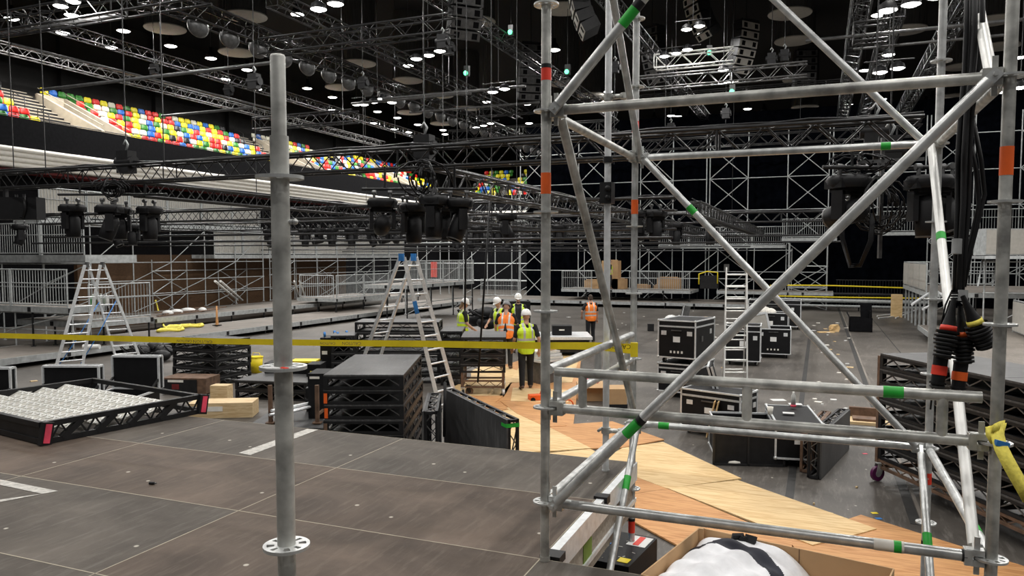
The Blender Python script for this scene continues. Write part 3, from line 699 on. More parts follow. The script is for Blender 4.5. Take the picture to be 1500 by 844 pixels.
# ================================================================ YELLOW RATCHET STRAP
st = thing('webbing_strap', 'yellow webbing strap knotted on the right scaffold post', 'strap', (0, 0, 0))
def ribbon(pts, w, name, m, th=.003):
    b = MB(); vs = []
    P3 = [PD(x, y, d) for x, y, d, a in pts]
    for i, (x, y, d, a) in enumerate(pts):
        sx = RT*math.cos(a)+UP*math.sin(a)+FW*.15; sx.normalize(); n = FW
        for s1, s2 in ((-1, 0), (1, 0), (1, 1), (-1, 1)): vs.append(P3[i]+sx*w/2*s1+n*th*s2)
    fs = []
    for i in range(len(pts)-1):
        for a, c in ((0, 1), (1, 2), (2, 3), (3, 0)): fs.append((i*4+a, i*4+c, i*4+4+c, i*4+4+a))
    fs += [(0, 1, 2, 3), tuple(len(vs)-4+k for k in (3, 2, 1, 0))]
    b.add(vs, fs, True); b.build(name, m, st)
ribbon([(1458, 622, 3.02, .2), (1462, 640, 2.98, .3), (1466, 655, 2.95, .4), (1476, 675, 2.93, .5), (1487, 695, 2.92, .55), (1497, 712, 2.92, .5), (1508, 732, 2.92, .4)], .058, 'tail', 'strap')
ribbon([(1446, 632, 3.02, 1.2), (1455, 628, 2.99, 1.3), (1464, 624, 3.0, 1.4), (1472, 622, 3.05, 1.4)], .035, 'loop', 'strap')
ribbon([(1470, 620, 3.03, 0), (1467, 634, 3.02, .3), (1466, 648, 3.03, .4)], .03, 'loop', 'strap')
ribbon([(1449, 625, 3.0, .1), (1449, 636, 2.99, .3), (1456, 648, 2.98, .6)], .03, 'loop', 'strap')
b = MB(); b.beam(PD(1458, 648, 2.96), PD(1477, 653, 2.96), .018, .022); b.build('stitch_patch', 'blue', st)
# ================================================================ PLYWOOD on the floor
def ply(pts, m, label, k=0):
    q = [P(x, y, FL) for x, y in pts]; b = MB(); z = FL+.005+.0035*k
    c = sum(q, Vector())/len(q)
    b.prism([v-c for v in q], z, z+.018); o = b.build('plywood_sheet', m, loc=(c.x, c.y, 0)); tag(o, label, 'plywood', 'plywood sheets laid on the floor')
    return o
ply([(801, 626), (865, 659), (910, 658), (973, 646), (897, 619), (822, 624)], 'ply_orange', 'orange plywood sheet beside the black upright pole, pointing right', 0)
ply([(700, 628), (700, 668), (812, 663), (866, 659), (800, 626), (748, 596)], 'ply_light', 'pale plywood sheet beside the standing black deck, reaching the near stage edge', 1)
ply([(780, 668), (865, 660), (890, 672), (860, 700), (780, 700)], 'ply_light', 'pale plywood sheet tucked under the far edge of the near stage', 0)
ply([(880, 678), (912, 659), (971, 650), (1086, 704), (977, 719), (900, 690)], 'ply_light', 'large pale plywood sheet behind the back left scaffold post', 2)
ply([(860, 680), (927, 695), (979, 719), (890, 732), (840, 730)], 'ply_orange', 'small tan plywood wedge right of the stage edge beam', 1)
ply([(880, 733), (977, 719), (1160, 795), (1160, 850), (1080, 850), (850, 725)], 'ply_orange', 'long orange plywood sheet running behind the cardboard box', 1)
ply([(978, 719), (1081, 707), (1284, 779), (1248, 789), (1190, 803)], 'ply_light', 'big pale plywood sheet whose tip points right under the bottom ledger', 3)
ply([(1150, 790), (1243, 763), (1261, 757), (1428, 810), (1510, 836), (1560, 900), (1250, 900)], 'ply_orange', 'orange plywood sheet at the lower right under the scaffold foot', 0)
ply([(664, 580), (700, 548), (790, 520), (852, 520), (838, 640), (700, 640)], 'ply_orange', 'tan plywood sheet mostly covered by the sheets around the workers', -1)
ply([(655, 573), (690, 556), (730, 562), (700, 600), (672, 592)], 'ply_light', 'pale plywood sheet under the left wheels of the deck trolley', 2)
ply([(690, 582), (737, 582), (726, 592), (745, 602), (700, 610)], 'ply_orange', 'tan plywood sheet in front of the deck trolley wheels', 3)
ply([(722, 592), (748, 562), (785, 556), (786, 592)], 'ply_orange', 'tan plywood sheet under the feet of the standing worker', 0)
ply([(733, 590), (800, 590), (830, 626), (800, 628), (757, 608)], 'ply_orange', 'orange plywood sheet in front of the worker and left of the scaffold post', 2)
ply([(690, 580), (738, 583), (760, 545), (720, 530), (690, 545)], 'ply_light', 'pale plywood sheet behind the deck trolley', 0)
ply([(745, 562), (760, 540), (800, 520), (850, 520), (838, 562)], 'ply_light', 'pale plywood sheet behind the worker beside the orange pallet jack', 1)
ply([(748, 590), (751, 570), (842, 574), (832, 592)], 'ply_light', 'pale plywood strip left of the guard rail corner', 3)
# ================================================================ STEEL DECKS, stacks
def make_deck(w, d, h, m='black', top='top_black', corner=None):
    """framed stage deck, lattice sides; origin = front left bottom corner, w along x, d along y"""
    t = thing('steel_deck', 'proto', 'steel deck')
    b = MB(); b.b2((0, 0, h-.022), (w, d, h)); b.build('top_panel', top, t)
    e = .035; b = MB()
    for z in (e/2, h-.022-e/2):
        for p, q in (((0, e/2), (w, e/2)), ((0, d-e/2), (w, d-e/2)), ((e/2, 0), (e/2, d)), ((w-e/2, 0), (w-e/2, d))): b.beam((*p, z), (*q, z), e)
    for x in (e/2+.01, w-e/2-.01):
        for y in (e/2+.01, d-e/2-.01): b.beam((x, y, 0), (x, y, h-.02), e*1.7)
    b.build('frame', m, t)
    b = MB()
    def lace(p, q):
        p = Vector(p); q = Vector(q); n = max(4, 2*round((q-p).length/(h*2)))
        for i in range(n):
            a = p.lerp(q, i/n); c = p.lerp(q, (i+1)/n); z0, z1 = (e, h-e-.02) if i % 2 == 0 else (h-e-.02, e)
            b.beam((a.x, a.y, z0), (c.x, c.y, z1), .013)
    lace((e, e/2, 0), (w-e, e/2, 0)); lace((e, d-e/2, 0), (w-e, d-e/2, 0)); lace((e/2, e, 0), (e/2, d-e, 0)); lace((w-e/2, e, 0), (w-e/2, d-e, 0))
    b.build('lattice', 'truss_grey' if m == 'black' else m, t)
    if corner:
        b = MB(); b.b2((0.004, -.004, .01), (.05, .02, h-.05)); b.build('corner_marker', corner, t)
    return t
def deck_stack(origin, rz, w, d, h, n, group, where, z0=FL, corner=lambda k: None, jit=.012, m='black'):
    protos = {}
    for k in range(n):
        c = corner(k)
        if c not in protos: protos[c] = make_deck(w, d, h-.006, m, corner=c); o = protos[c]
        else: o = dup(protos[c])
        o.location = (origin[0]+R.uniform(-jit, jit), origin[1]+R.uniform(-jit, jit), z0+.002+k*h); o.rotation_euler = (0, 0, rz+R.uniform(-.006, .006))
        pos = 'topmost' if k == n-1 else 'lowest' if k == 0 else ordw(k)+' from the floor'
        tag(o, f'black lattice-sided stage deck, {pos} {where}', 'steel deck', group)
# A: big stack beside the near stage, facing the viewer
VZ = YAW  # rotation that faces the viewer
def at_depth(xpx, d, z=FL): p = PD(xpx, 375, d); p.z = z; return p
o = at_depth(471, 9.95)
deck_stack(o, VZ, 1.06, 2.1, .2, 7, 'stack of decks behind the near stage', 'of the big stack behind the near stage', corner=lambda k: 'rust' if k == 3 else ('orange' if k in (4, 5) else None))
# C: left stack, pallet-like racks
c = P(317, 567)
deck_stack((c.x-1.28, c.y, 0), 0, 1.28, 1.15, .205, 5, 'rack stack at left', 'of the rack stack at left')
# decks in the middle distance behind the ladder
o = at_depth(519, 17.5)
deck_stack(o, VZ, 1.95, 1.0, .24, 6, 'middle stack behind the ladder', 'of the wide stack behind the ladder')
o = at_depth(483, 16.8); deck_stack(o, VZ+.1, .52, .9, .2, 6, 'narrow stack', 'of the narrow stack left of the ladder')
o = at_depth(644, 17.2); deck_stack(o, VZ, .5, 1.2, .21, 6, 'stack by the ladder foot', 'of the stack right of the ladder')
o = at_depth(340, 15.6); deck_stack(o, VZ-.2, 1.6, 1.0, .2, 2, 'low decks behind the tall post', 'of the low pile behind the tall post')
o = at_depth(445, 13.5); deck_stack(o, VZ+.05, .45, .8, .2, 3, 'low decks by the yellow box', 'of the small middle pile')
# low decks at the near stage edge carrying the stillage
o = at_depth(353, 12.2); deck_stack(o, VZ, 1.3, 1.4, .17, 1, 'low deck', 'under the brown steel stillage')
# B: trolley with decks
o = at_depth(674, 15.9)
tr = thing('deck_trolley', 'wheeled steel trolley loaded with decks beside the workers', 'trolley', o, VZ)
b = MB()
for x in (.03, .90):
    for y in (.03, 1.25): b.beam((x, y, .16), (x, y, .5), .05)
for z in (.19, .32):
    for p, q in (((0, .03), (.93, .03)), ((0, 1.25), (.93, 1.25)), ((.03, 0), (.03, 1.28)), ((.9, 0), (.9, 1.28))): b.beam((*p, z), (*q, z), .035)
for i in range(6): b.beam((.05+i*.14, .03, .2 if i % 2 else .31), (.19+i*.14, .03, .31 if i % 2 else .2), .012)
b.build('chassis', 'rust', tr)
def wheel(parent, p, r, m='rubber', rz=0, hub='galv', fork=True):
    b = MB(); a = Vector((math.cos(rz), math.sin(rz), 0)); p = Vector(p)
    b.tube(p-a*.022, p+a*.022, r, 18); w_ = b.build('wheel', m, parent)
    b = MB(); b.tube(p-a*.026, p+a*.026, r*.45, 12); b.build('hub', hub, w_)
    if fork:
        b = MB(); u = Vector((0, 0, 1))
        for s in (-1, 1): b.beam(p+a*.03*s, p+a*.03*s+u*(r+.03)-a.cross(u)*.03, .006, r*.9)
        b.box(p+u*(r+.035)-a.cross(u)*.03, (.09, .09, .012)); b.build('fork', hub, w_)
wheel(tr, (.18, .1, .09), .085, 'rust', 1.57, 'black'); wheel(tr, (.9, .05, .075), .07, 'white', .2); wheel(tr, (.9, 1.2, .075), .07, 'white', .3); wheel(tr, (.05, .0, .075), .07, 'rubber', .2)
deck_stack(o, VZ, .95, 1.3, .19, 4, 'decks on the trolley', 'loaded on the wheeled trolley by the workers', z0=FL+.50, m='black')
# standing decks (on edge)
def standing_deck(p0, p1, h, th, label, group=None, mtop='black', marker=None):
    """deck panel standing on its long edge from floor point p0 to p1"""
    p0 = Vector(p0); p1 = Vector(p1); p0.z = p1.z = FL; d = p1-p0; L = d.length; rz = math.atan2(d.y, d.x)
    t = thing('steel_deck', label, 'steel deck', p0, rz, group)
    b = MB(); b.b2((0, 0, .01), (L, .022, h)); b.build('top_panel', 'top_black' if mtop != 'wood' else 'rust', t)
    b = MB(); e = .035
    for z in (e/2+.01, h-e/2):
        for y in (e/2+.022, th-e/2): b.beam((0, y, z), (L, y, z), e)
    for x in (e/2, L/2, L-e/2):
        for y in (e/2+.022, th-e/2): b.beam((x, y, 0.01), (x, y, h), e)
    for x in (0, L):
        b.beam((x, e, h-e/2), (x, th-e, h-e/2), e); b.beam((x, e, e/2+.01), (x, th-e, e/2+.01), e)
    b.build('frame', 'black' if mtop != 'wood' else 'rust', t)
    b = MB(); n = max(6, 2*round(L/.36))
    for i in range(n):
        y0, y1 = (e, th-e) if i % 2 else (th-e, e)
        for z in (e/2+.01, h-e/2): b.beam((L*i/n, y0, z), (L*(i+1)/n, y1, z), .014)
    m_ = 6
    for i in range(m_):
        for x in (e/2, L-e/2, L/2): b.beam((x, e if i % 2 else th-e, h*i/m_+.01), (x, th-e if i % 2 else e, h*(i+1)/m_), .012)
        if 1: b.beam((L*i/m_, th-e/2, .04 if i % 2 else h-.04), (L*(i+1)/m_, th-e/2, h-.04 if i % 2 else .04), .012)
    b.build('lattice', 'truss_grey', t)
    if marker:
        b = MB(); b.b2((L-.02, -.002, h-.10), (L+.003, th+.002, h-.05)); b.b2((L-.16, -.003, h-.10), (L+.003, .0, h-.06)); b.build('marker_tape', marker, t)
    return t
e_ = [PD(742, 613, 9.25), PD(650, 562, 11.4)]
standing_deck(e_[1], e_[0], .97, .17, 'black deck standing on its edge with green tape, right end by the plywood', 'decks on edge behind the near stage', marker='green')
q1, q0 = PD(618, 580, 9.6), PD(626, 563, 10.9)
standing_deck(q0, q1, 1.0, .2, 'black deck on its edge right against the big stack', 'decks on edge behind the near stage')
q1, q0 = PD(1205, 614, 10.0), PD(1246, 586, 11.6)
standing_deck(q1, q0, .62, .18, 'black deck on its edge with rusty lattice end, right of the open case', 'decks on edge by the cases', mtop='black')
q1, q0 = PD(1190, 612, 10.3), PD(1218, 590, 11.8)
standing_deck(q1, q0, .55, .15, 'narrow rusty deck on its edge between the case and another deck', 'decks on edge by the cases', mtop='wood')
# right big stack of decks
def right_stack():
    pts = PD(1291, 517, 9.6); 
    n = 7; h = .2; z0 = FL+.30
    A = PD(1291, 517, 9.93); B = PD(1505, 560, 7.55); A.z = B.z = 0; d = (B-A); rz = math.atan2(d.y, d.x)
    carr = thing('deck_trolley', 'wheeled trolley with purple caster under the tall deck stack at right', 'trolley', (A.x, A.y, FL), rz)
    L = 4.1; b = MB()
    for y in (0.02, 1.0):
        for z in (.19, .28): b.beam((0, y, z), (L, y, z), .035)
    for i in range(28): b.beam((L*i/28, .02, .20 if i % 2 else .28), (L*(i+1)/28, .02, .28 if i % 2 else .20), .012)
    for x in (0.02, L/2, L-.02): b.beam((x, 0, .2), (x, 1.0, .2), .05)
    b.build('chassis', 'rust', carr)
    wheel(carr, (.02, -.02, .105), .10, 'purple', .2, 'galv'); wheel(carr, (3.2, -.02, .105), .10, 'white', .3); wheel(carr, (.02, .98, .105), .10, 'purple', .2)
    per = 2.03; protos = None
    for k in range(n):
        for s in range(2):
            o = make_deck(per, 1.03, h-.006, 'black') if protos is None else dup(protos)
            protos = protos or o
            p = Vector((A.x, A.y, 0)) + Vector((math.cos(rz), math.sin(rz), 0))*(s*(per+.01))
            o.location = (p.x+R.uniform(-.01, .01), p.y, z0+.002+k*h); o.rotation_euler = (0, 0, rz)
            pos = 'topmost' if k == n-1 else 'lowest' if k == 0 else ordw(k)+' from below'
            tag(o, f'black stage deck in the tall right-hand stack, {pos}, {"far" if s == 0 else "near"} end', 'steel deck', 'tall stack of decks at right')
    b = MB(); b.b2((-.06, -.01, .1), (-.012, .04, 1.66)); b.build('orange_end_post', 'rust', carr)
M['purple'] = mat('purple_wheel', (0.10, 0.01, 0.07), .4)
right_stack()
# ================================================================ FLIGHT CASES
def flight_case(name, label, loc, rz, w, d, h, lid='closed', group=None, casters=True, marks=True, lid_side='back', zoff=0, lid_h=None, body_h=None):
    t = thing(name, label, 'flight case', loc, rz, group)
    cz = .13 if casters else .004; lh = lid_h or h*.16; bh = (h-lh) if lid != 'none' else h
    e = .022
    def shell(x0, y0, z0, x1, y1, z1, nm, open_=None, par=t):
        b = MB(); th = .012
        if not open_: b.b2((x0, y0, z0), (x1, y1, z1))
        else:
            b.b2((x0, y0, z0), (x1, y1, z0+th)) if open_ == 'top' else b.b2((x0, y0, z1-th), (x1, y1, z1))
            b.b2((x0, y0, z0), (x1, y0+th, z1)); b.b2((x0, y1-th, z0), (x1, y1, z1)); b.b2((x0, y0, z0), (x0+th, y1, z1)); b.b2((x1-th, y0, z0), (x1, y1, z1))
        o = b.build(nm, 'plastic', par)
        b = MB(); g = .004
        for x in (x0, x1):
            for y in (y0, y1): b.beam((x, y, z0), (x, y, z1), e+g)
        for z in (z0, z1):
            for y in (y0, y1): b.beam((x0, y, z), (x1, y, z), e+g)
            for x in (x0, x1): b.beam((x, y0, z), (x, y1, z), e+g)
        b.build('edge_trim', 'alu', o)
        b = MB()
        for x in (x0, x1):
            for y in (y0, y1):
                for z in (z0, z1):
                    if (z == z0 and nm == 'body') or (z == z1 and nm != 'body'): b.sphere((x, y, z), .03, n=8, m=6)
        b.build('corner', 'galv', o); return o
    body = shell(0, 0, cz, w, d, cz+bh, 'body', 'top' if lid != 'closed' else None)
    for x in (.15*w, .85*w): b = MB(); b.b2((x-.055, -.012, cz+bh*.72), (x+.055, -.001, cz+bh*.86)); b.build('latch', 'alu', t)
    b = MB(); b.b2((w+.001, d*.75, cz+bh*.7), (w+.012, d*.75+.10, cz+bh*.86)); b.build('latch', 'alu', t)
    b = MB(); b.b2((w+.001, d*.3, cz+bh*.5), (w+.012, d*.3+.10, cz+bh*.68)); b.build('handle', 'truss_grey', t)
    b = MB(); b.b2((w*.42-.01, -.011, cz+bh*.50), (w*.58+.01, -.001, cz+bh*.68)); b.build('label_dish', 'white', t)
    b = MB(); b.beam((w*.36, -.02, cz+bh*.88), (w*.64, -.02, cz+bh*.88), .02); b.build('handle', 'truss_grey', t)
    if marks:
        for k in range(4):
            b = MB(); x = w*(.32+.10*k); z = cz+bh*.14
            b.b2((x, -.005, z), (x+.04, -.001, z+.05)); b.b2((x+.004, -.0055, z+.008), (x+.036, -.0049, z+.042)); 
            b.build('handling_mark', 'paper', t)
    if lid == 'closed':
        shell(0, 0, cz+bh+.006, w, d, cz+h, 'lid')
    elif lid == 'open':
        # hinged back: lid stands upright behind the body
        lo = bpy.data.objects.new('lid', bpy.data.meshes.new('lid')); 
        b = MB(); th = .012; H_ = d
        b.b2((0, lh-th, 0), (w, lh, H_)); b.b2((0, 0, 0), (w, th, 0+th)); b.b2((0, 0, 0), (th, lh, H_)); b.b2((w-th, 0, 0), (w, lh, H_)); b.b2((0, 0, H_-th), (w, lh, H_)); b.b2((0, 0, 0), (w, lh, th))
        lo = b.build('lid', 'plastic', t); lo.location = (0, d-.02, cz+bh+.01); lo.rotation_euler = (-.12, 0, 0)
        b = MB()
        for y in (0, lh):
            b.beam((0, y, 0), (0, y, H_), e); b.beam((w, y, 0), (w, y, H_), e); b.beam((0, y, H_), (w, y, H_), e); b.beam((0, y, 0), (w, y, 0), e)
        for x in (0, w): b.beam((x, 0, H_), (x, lh, H_), e)
        b.build('edge_trim', 'alu', lo)
        b = MB(); b.beam((.01, d-.06, cz+bh), (.01, d-.25, cz+bh-.02), .015); b.beam((.01, d*.55, cz+bh*.9), (.01, d-.01, cz+bh+H_*.4), .018); b.build('lid_stay', 'black', t)
    if casters:
        for x in (.1, w-.1):
            for y in (.1, d-.1): wheel(t, (x, y, .052), .05, 'rubber', R.uniform(-.5, .5), 'galv')
    return t
# stack of three behind the scaffold
p = P(966, 588)
p = at_depth(966, 15.9)
flight_case('flight_case', 'lower black flight case of the stack behind the scaffold', p, -.19, .80, 1.2, .58, group='stacked flight cases')
flight_case('flight_case', 'middle black flight case of the stack of three behind the scaffold', p+Vector((.0, 0, .0)), .0, .78, .95, .0001+.0, group='stacked flight cases') if False else None
t2 = flight_case('flight_case', 'top black flight case of the stack, four small marks on its face', p+Vector((0, 0, .72)), -.19, .80, 1.2, .77, group='stacked flight cases')
# open cases at right centre
p = at_depth(1110, 22.0)
flight_case('flight_case', 'open black flight case with lid leaning left, right of the white ladder', p, .05, .95, 1.2, .72, lid='none')
lidp = thing('case_lid', 'grey-lined flight case lid leaning against the open case', 'case lid', at_depth(1099, 22.3)+Vector((0, .1, .2)), 0)
b = MB(); b.box((.35, 0, .55), (.7, .03, .85)); b.build('panel', 'disc', lidp)
b = MB()
for a, c in (((0, .12), (.7, .12)), ((0, .97), (.7, .97)), ((0, .12), (0, .97)), ((.7, .12), (.7, .97))): b.beam((a[0], -.0, a[1]), (c[0], 0, c[1]), .06)
b.build('edge_trim', 'alu', lidp); lidp.rotation_euler = (0, -.22, VZ-.3)
p = at_depth(1103, 26.5); flight_case('flight_case', 'black flight case with white packaging on top behind the open case', p, .0, 1.2, .9, .85, lid='none')
q = thing('packaging', 'crumpled white packaging on the rear flight case', 'packaging', p+Vector((.35, .3, .98)))
b = MB(); b.sphere((0, 0, .02), .3, .2, .2, 10, 6, z0=-.4); b.sphere((.25, 0, .0), .2, .2, .16, 10, 6, z0=-.4); b.build('sheet', 'paper', q)
p = at_depth(1065, 20.5); flight_case('flight_case', 'dark flight case standing right behind the white ladder', p, .05, .9, .9, .95, marks=False)
p = at_depth(1098, 31); flight_case('flight_case', 'pale topped flight case far behind the crossing braces', p, .0, 2.0, .9, 1.05, marks=False)
# open-lidded small case with plastic at far centre
p = at_depth(972, 29); flight_case('flight_case', 'small open case with plastic wrap in the middle of the floor', p, .0, .62, .6, .5, lid='none', casters=False, marks=False)
b = MB(); b.sphere((.28, .25, .5), .28, .22, .2, 9, 5, z0=-.5); tag(b.build('plastic_wrap', 'white', loc=p), 'white plastic wrap spilling from the small open case', 'plastic wrap')
q = thing('case_lid', 'tall narrow case lid standing behind the small open case', 'case lid', p+Vector((.62, .2, 0)), .3)
b = MB(); b.box((.15, 0, .55), (.3, .05, 1.05), ry=.2); b.build('panel', 'truss_grey', q); b = MB(); b.box((.04, -.03, .55), (.03, .05, 1.07), ry=.2); b.build('edge_trim', 'alu', q)
# tilted open case in front of the ladder, and the group behind the guard rail
p = at_depth(1001, 12.6)
t = flight_case('flight_case', 'black flight case standing in front of the stack, pale strips leaning on it', p, -.35, 1.05, .6, .62, marks=False)
q = thing('case_lid', 'open black case lid with silver rim leaning right of the tilted case', 'case lid', at_depth(1052, 12.9), .1)
b = MB(); b.box((0, 0, .75), (.06, .7, .75), ry=-.28); b.build('panel', 'plastic', q)
b = MB(); rr = Euler((0, -.28, 0)).to_matrix()
for a, c in (((-.03, -.35, -.37), (-.03, .35, -.37)), ((-.03, -.35, .37), (-.03, .35, .37)), ((-.03, -.35, -.37), (-.03, -.35, .37)), ((-.03, .35, -.37), (-.03, .35, .37)), ((.03, -.35, -.37), (.03, -.35, .37))):
    b.beam(rr @ Vector(a)+Vector((0, 0, .75)), rr @ Vector(c)+Vector((0, 0, .75)), .035)
b.build('edge_trim', 'alu', q); b = MB(); b.beam((.10, -.3, .38), (.5, -.35, .02), .03); b.beam((.1, .3, .38), (.45, .3, .02), .03); b.build('lid_stay', 'black', q)
p = at_depth(1142, 10.5)
flight_case('flight_case', 'low wide flight case with white casters carrying papers and a cup', p, VZ-.22, .62, 1.3, .50, marks=False)
p2 = at_depth(1050, 10.6)
t = thing('steel_deck', 'flat black panel standing on edge below the guard rail, pair of front boards', 'steel deck', p2, VZ-.10)
b = MB(); b.b2((0, 0, 0.004), (.47, .05, .62)); b.b2((.49, 0, 0.004), (.98, .05, .62)); b.build('board', 'black', t)
b = MB()
for x in (0, .48, .97): b.beam((x, -.005, 0.01), (x, -.005, .62), .03)
for z in (.02, .61): b.beam((0, -.005, z), (.98, -.005, z), .03)
b.build('frame', 'truss', t)
p3 = at_depth(1053, 11.0); t = flight_case('flight_case', 'shallow open flight case tray with silver rim and papers behind the black boards', p3, VZ-.15, 1.0, .85, .50, lid='none', casters=False, marks=False)
def small(name, label, cat, p, parts, rz=0, group=None):
    t = thing(name, label, cat, p, rz, group)
    for nm, fn, m in parts:
        b = MB(); fn(b); b.build(nm, m, t)
    return t
tp_ = FL+.66
for (x, y, dd, s, r_, lab) in ((1140, 586, 11.1, .22, .4, 'white paper sheet on the case top, left of the cup'), (1155, 605, 10.8, .16, .1, 'white note on the case front edge'), (1165, 592, 11.4, .20, .2, 'white paper at the back of the case top')):
    p = P(x, y, tp_); b = MB(); b.box((0, 0, 0), (s, s*.7, .003)); o = b.build('paper_sheet', 'white', loc=p); o.rotation_euler = (0, 0, r_); tag(o, lab, 'paper')
p = P(1128, 607, tp_); small('paper_cup', 'cream paper cup on the case by the guard rail', 'cup', p, [('cup', lambda b: b.lathe([(0, 0), (.033, 0), (.045, .11), (.041, .11), (.031, .005)]), 'paper')])
p = P(1162, 596, tp_); small('bottle', 'clear bottle with pink base standing on the case', 'bottle', p, [('body', lambda b: b.lathe([(0, .03), (.035, .03), (.035, .17), (.015, .21), (.015, .24), (0, .24)]), 'alu_white'), ('base', lambda b: b.lathe([(0, 0), (.04, 0), (.04, .03), (0, .03)]), 'pink')])
p = P(1070, 680); small('work_shoe', 'white bundled rag lying on the floor by the black boards', 'rag', p, [('rag', lambda b: (b.sphere((0, 0, .04), .16, .09, .05, 12, 6, z0=-.8), b.sphere((.1, .03, .07), .06, .05, .05), b.tube((-.12, -.03, .05), (.13, -.02, .06), .02, 6)), 'paper')]).name = 'rag_bundle'
# two leaning pads
b = MB(); q = at_depth(1046, 12.2)
for k in (0, .06): b.box((k, 0, .33), (.02, .3, .6), ry=.2)
tag(b.build('padding_board', 'ply_light', loc=q), 'pair of pale foam strips leaning on the tilted case', 'padding')
# left: open lids behind the stair frame
def open_lid_case(x0, x1, ytop, ybot, d, label, body=True, rz=0):
    p = at_depth(x0, d); w_ = (x1-x0)/FPX*d*.97; zt = EYE.z-(ytop-375)/FPX*d; zb = EYE.z-(ybot-375)/FPX*d
    H_ = zt-zb; t = thing('flight_case', label, 'flight case', p, VZ+rz, 'open flight cases behind the stair frame')
    b = MB(); b.b2((0, 0, zb-FL), (w_, .10, zt-FL)); b.build('lid_lining', 'plastic', t)
    b = MB()
    for x in (0, w_): b.beam((x, -.01, zb-FL), (x, -.01, zt-FL), .03); b.beam((x, .11, zb-FL), (x, .11, zt-FL), .03); b.beam((x, 0, zt-FL), (x, .11, zt-FL), .03)
    for z in (zb-FL, zt-FL): b.beam((0, -.01, z), (w_, -.01, z), .03); b.beam((0, .11, z), (w_, .11, z), .03)
    b.build('edge_trim', 'alu', t)
    b = MB(); hb = zb-FL-.02; 
    b.b2((0, -.75, .13), (w_, -.735, hb)); b.b2((0, -.02, .13), (w_, 0, hb)); b.b2((0, -.75, .13), (.015, 0, hb)); b.b2((w_-.015, -.75, .13), (w_, 0, hb)); b.b2((0, -.75, .13), (w_, 0, .15)); b.build('body', 'plastic', t)
    b = MB(); b.beam((0, -.75, hb), (w_, -.75, hb), .03); b.beam((0, -.75, hb), (0, 0, hb), .03); b.beam((w_, -.75, hb), (w_, 0, hb), .03); b.build('rim', 'alu', t)
    b = MB(); b.beam((.01, -.35, hb), (.01, 0, zb-FL+H_*.35), .03); b.beam((w_-.01, -.3, hb), (w_-.01, 0, zb-FL+H_*.3), .03); b.build('lid_stay', 'black', t)
    for x in (.12, w_-.12):
        for y in (-.12, -.63): wheel(t, (x, y, .052), .05, 'rubber', .3)
open_lid_case(160, 232, 523, 570, 12.4, 'open flight case with upright black lid, right one behind the stair frame', rz=-.05)
open_lid_case(57, 142, 538, 578, 11.6, 'open flight case with upright black lid, middle one behind the stair frame')
open_lid_case(-70, 11, 541, 583, 11.6, 'open flight case at the left picture edge, black lid up')
# dark wooden box, timber crates
p = P(237, 578); small('wooden_box', 'dark stained box with white label strip and reddish smear beside the rack stack', 'box', (p.x, p.y, FL),
   [('box', lambda b: b.b2((0, 0, .03), (1.0, .62, .36)), 'rust'), ('front_panel', lambda b: b.b2((.03, -.012, .05), (.80, -.001, .33)), 'black'), ('label_strip', lambda b: b.b2((.15, -.016, .27), (.5, -.013, .32)), 'paper'), ('red_smear', lambda b: b.b2((.24, -.016, .12), (.40, -.013, .23)), 'darkred'), ('feet', lambda b: (b.b2((.05, .02, 0), (.15, .6, .03)), b.b2((.85, .02, 0), (.95, .6, .03))), 'rust')], rz=VZ-.1)
p = P(275, 614); small('timber_block', 'large pale timber block with printed label beyond the near stage', 'timber', (p.x, p.y, FL),
   [('beam', lambda b: b.b2((0, 0, 0.005), (1.15, .5, .28)), 'pine'), ('printed_label', lambda b: b.b2((.2, -.006, .13), (.62, -.001, .22)), 'paper')], rz=VZ+.1, group='timber blocks by the near stage')
p = P(300, 600); small('timber_block', 'short pale timber block behind the labelled one', 'timber', (p.x-.1, p.y+.25, FL),
   [('beam', lambda b: b.b2((0, 0, .005), (.35, .25, .42)), 'pine')], rz=VZ-.1, group='timber blocks by the near stage')
# yellow bucket and other small colour accents
def bucket(p, label, r=.16, h=.42):
    return small('bucket', label, 'bucket', (p.x, p.y, FL), [('pail', lambda b: b.lathe([(0, .005), (r*.85, .005), (r, h), (r*.95, h), (r*.8, .02)]), 'yellow'), ('rim', lambda b: b.lathe([(r*.98, h-.03), (r*1.08, h-.03), (r*1.08, h), (r*.98, h)]), 'yellow'), ('handle', lambda b: b.path([(-r, 0, h-.05), (-r*.6, 0, h+.09), (r*.6, 0, h+.09), (r, 0, h-.05)], .008, 5), 'yellow')])
bucket(P(376, 546), 'yellow bucket left of the tall post')
p = at_depth(384, 16.5); small('equipment_box', 'long black box with yellow strip on its lid behind the tall post', 'box', p, [('box', lambda b: b.b2((0, 0, .01), (1.15, .5, .62)), 'plastic'), ('yellow_lid_strip', lambda b: b.b2((.55, .02, .622), (1.12, .45, .66)), 'yellow')], rz=VZ)
p = at_depth(446, 16); small('speaker_box', 'black box with amber fitting on its face, right of the yellow strip', 'box', p, [('box', lambda b: b.b2((0, 0, .01), (.30, .5, .66)), 'plastic'), ('socket', lambda b: b.b2((.08, -.012, .42), (.18, -.001, .52)), 'strap')], rz=VZ)
p = at_depth(448, 12.9); small('equipment_box', 'black case with label left of the big deck stack', 'box', p, [('box', lambda b: b.b2((0, 0, .01), (.36, .6, .95)), 'plastic'), ('label', lambda b: b.b2((.03, -.006, .86), (.2, -.001, .90)), 'paper')], rz=VZ)
p = at_depth(467, 17.2); t = small('wheeled_case', 'upturned case with four blue wheels on top behind the decks', 'flight case', p, [('box', lambda b: b.b2((0, 0, .01), (.58, .6, 1.10)), 'plastic'), ('label', lambda b: (b.b2((.04, -.012, .72), (.16, -.001, .80)), b.b2((.04, -.012, .92), (.16, -.001, 1.0))), 'white')], rz=VZ)
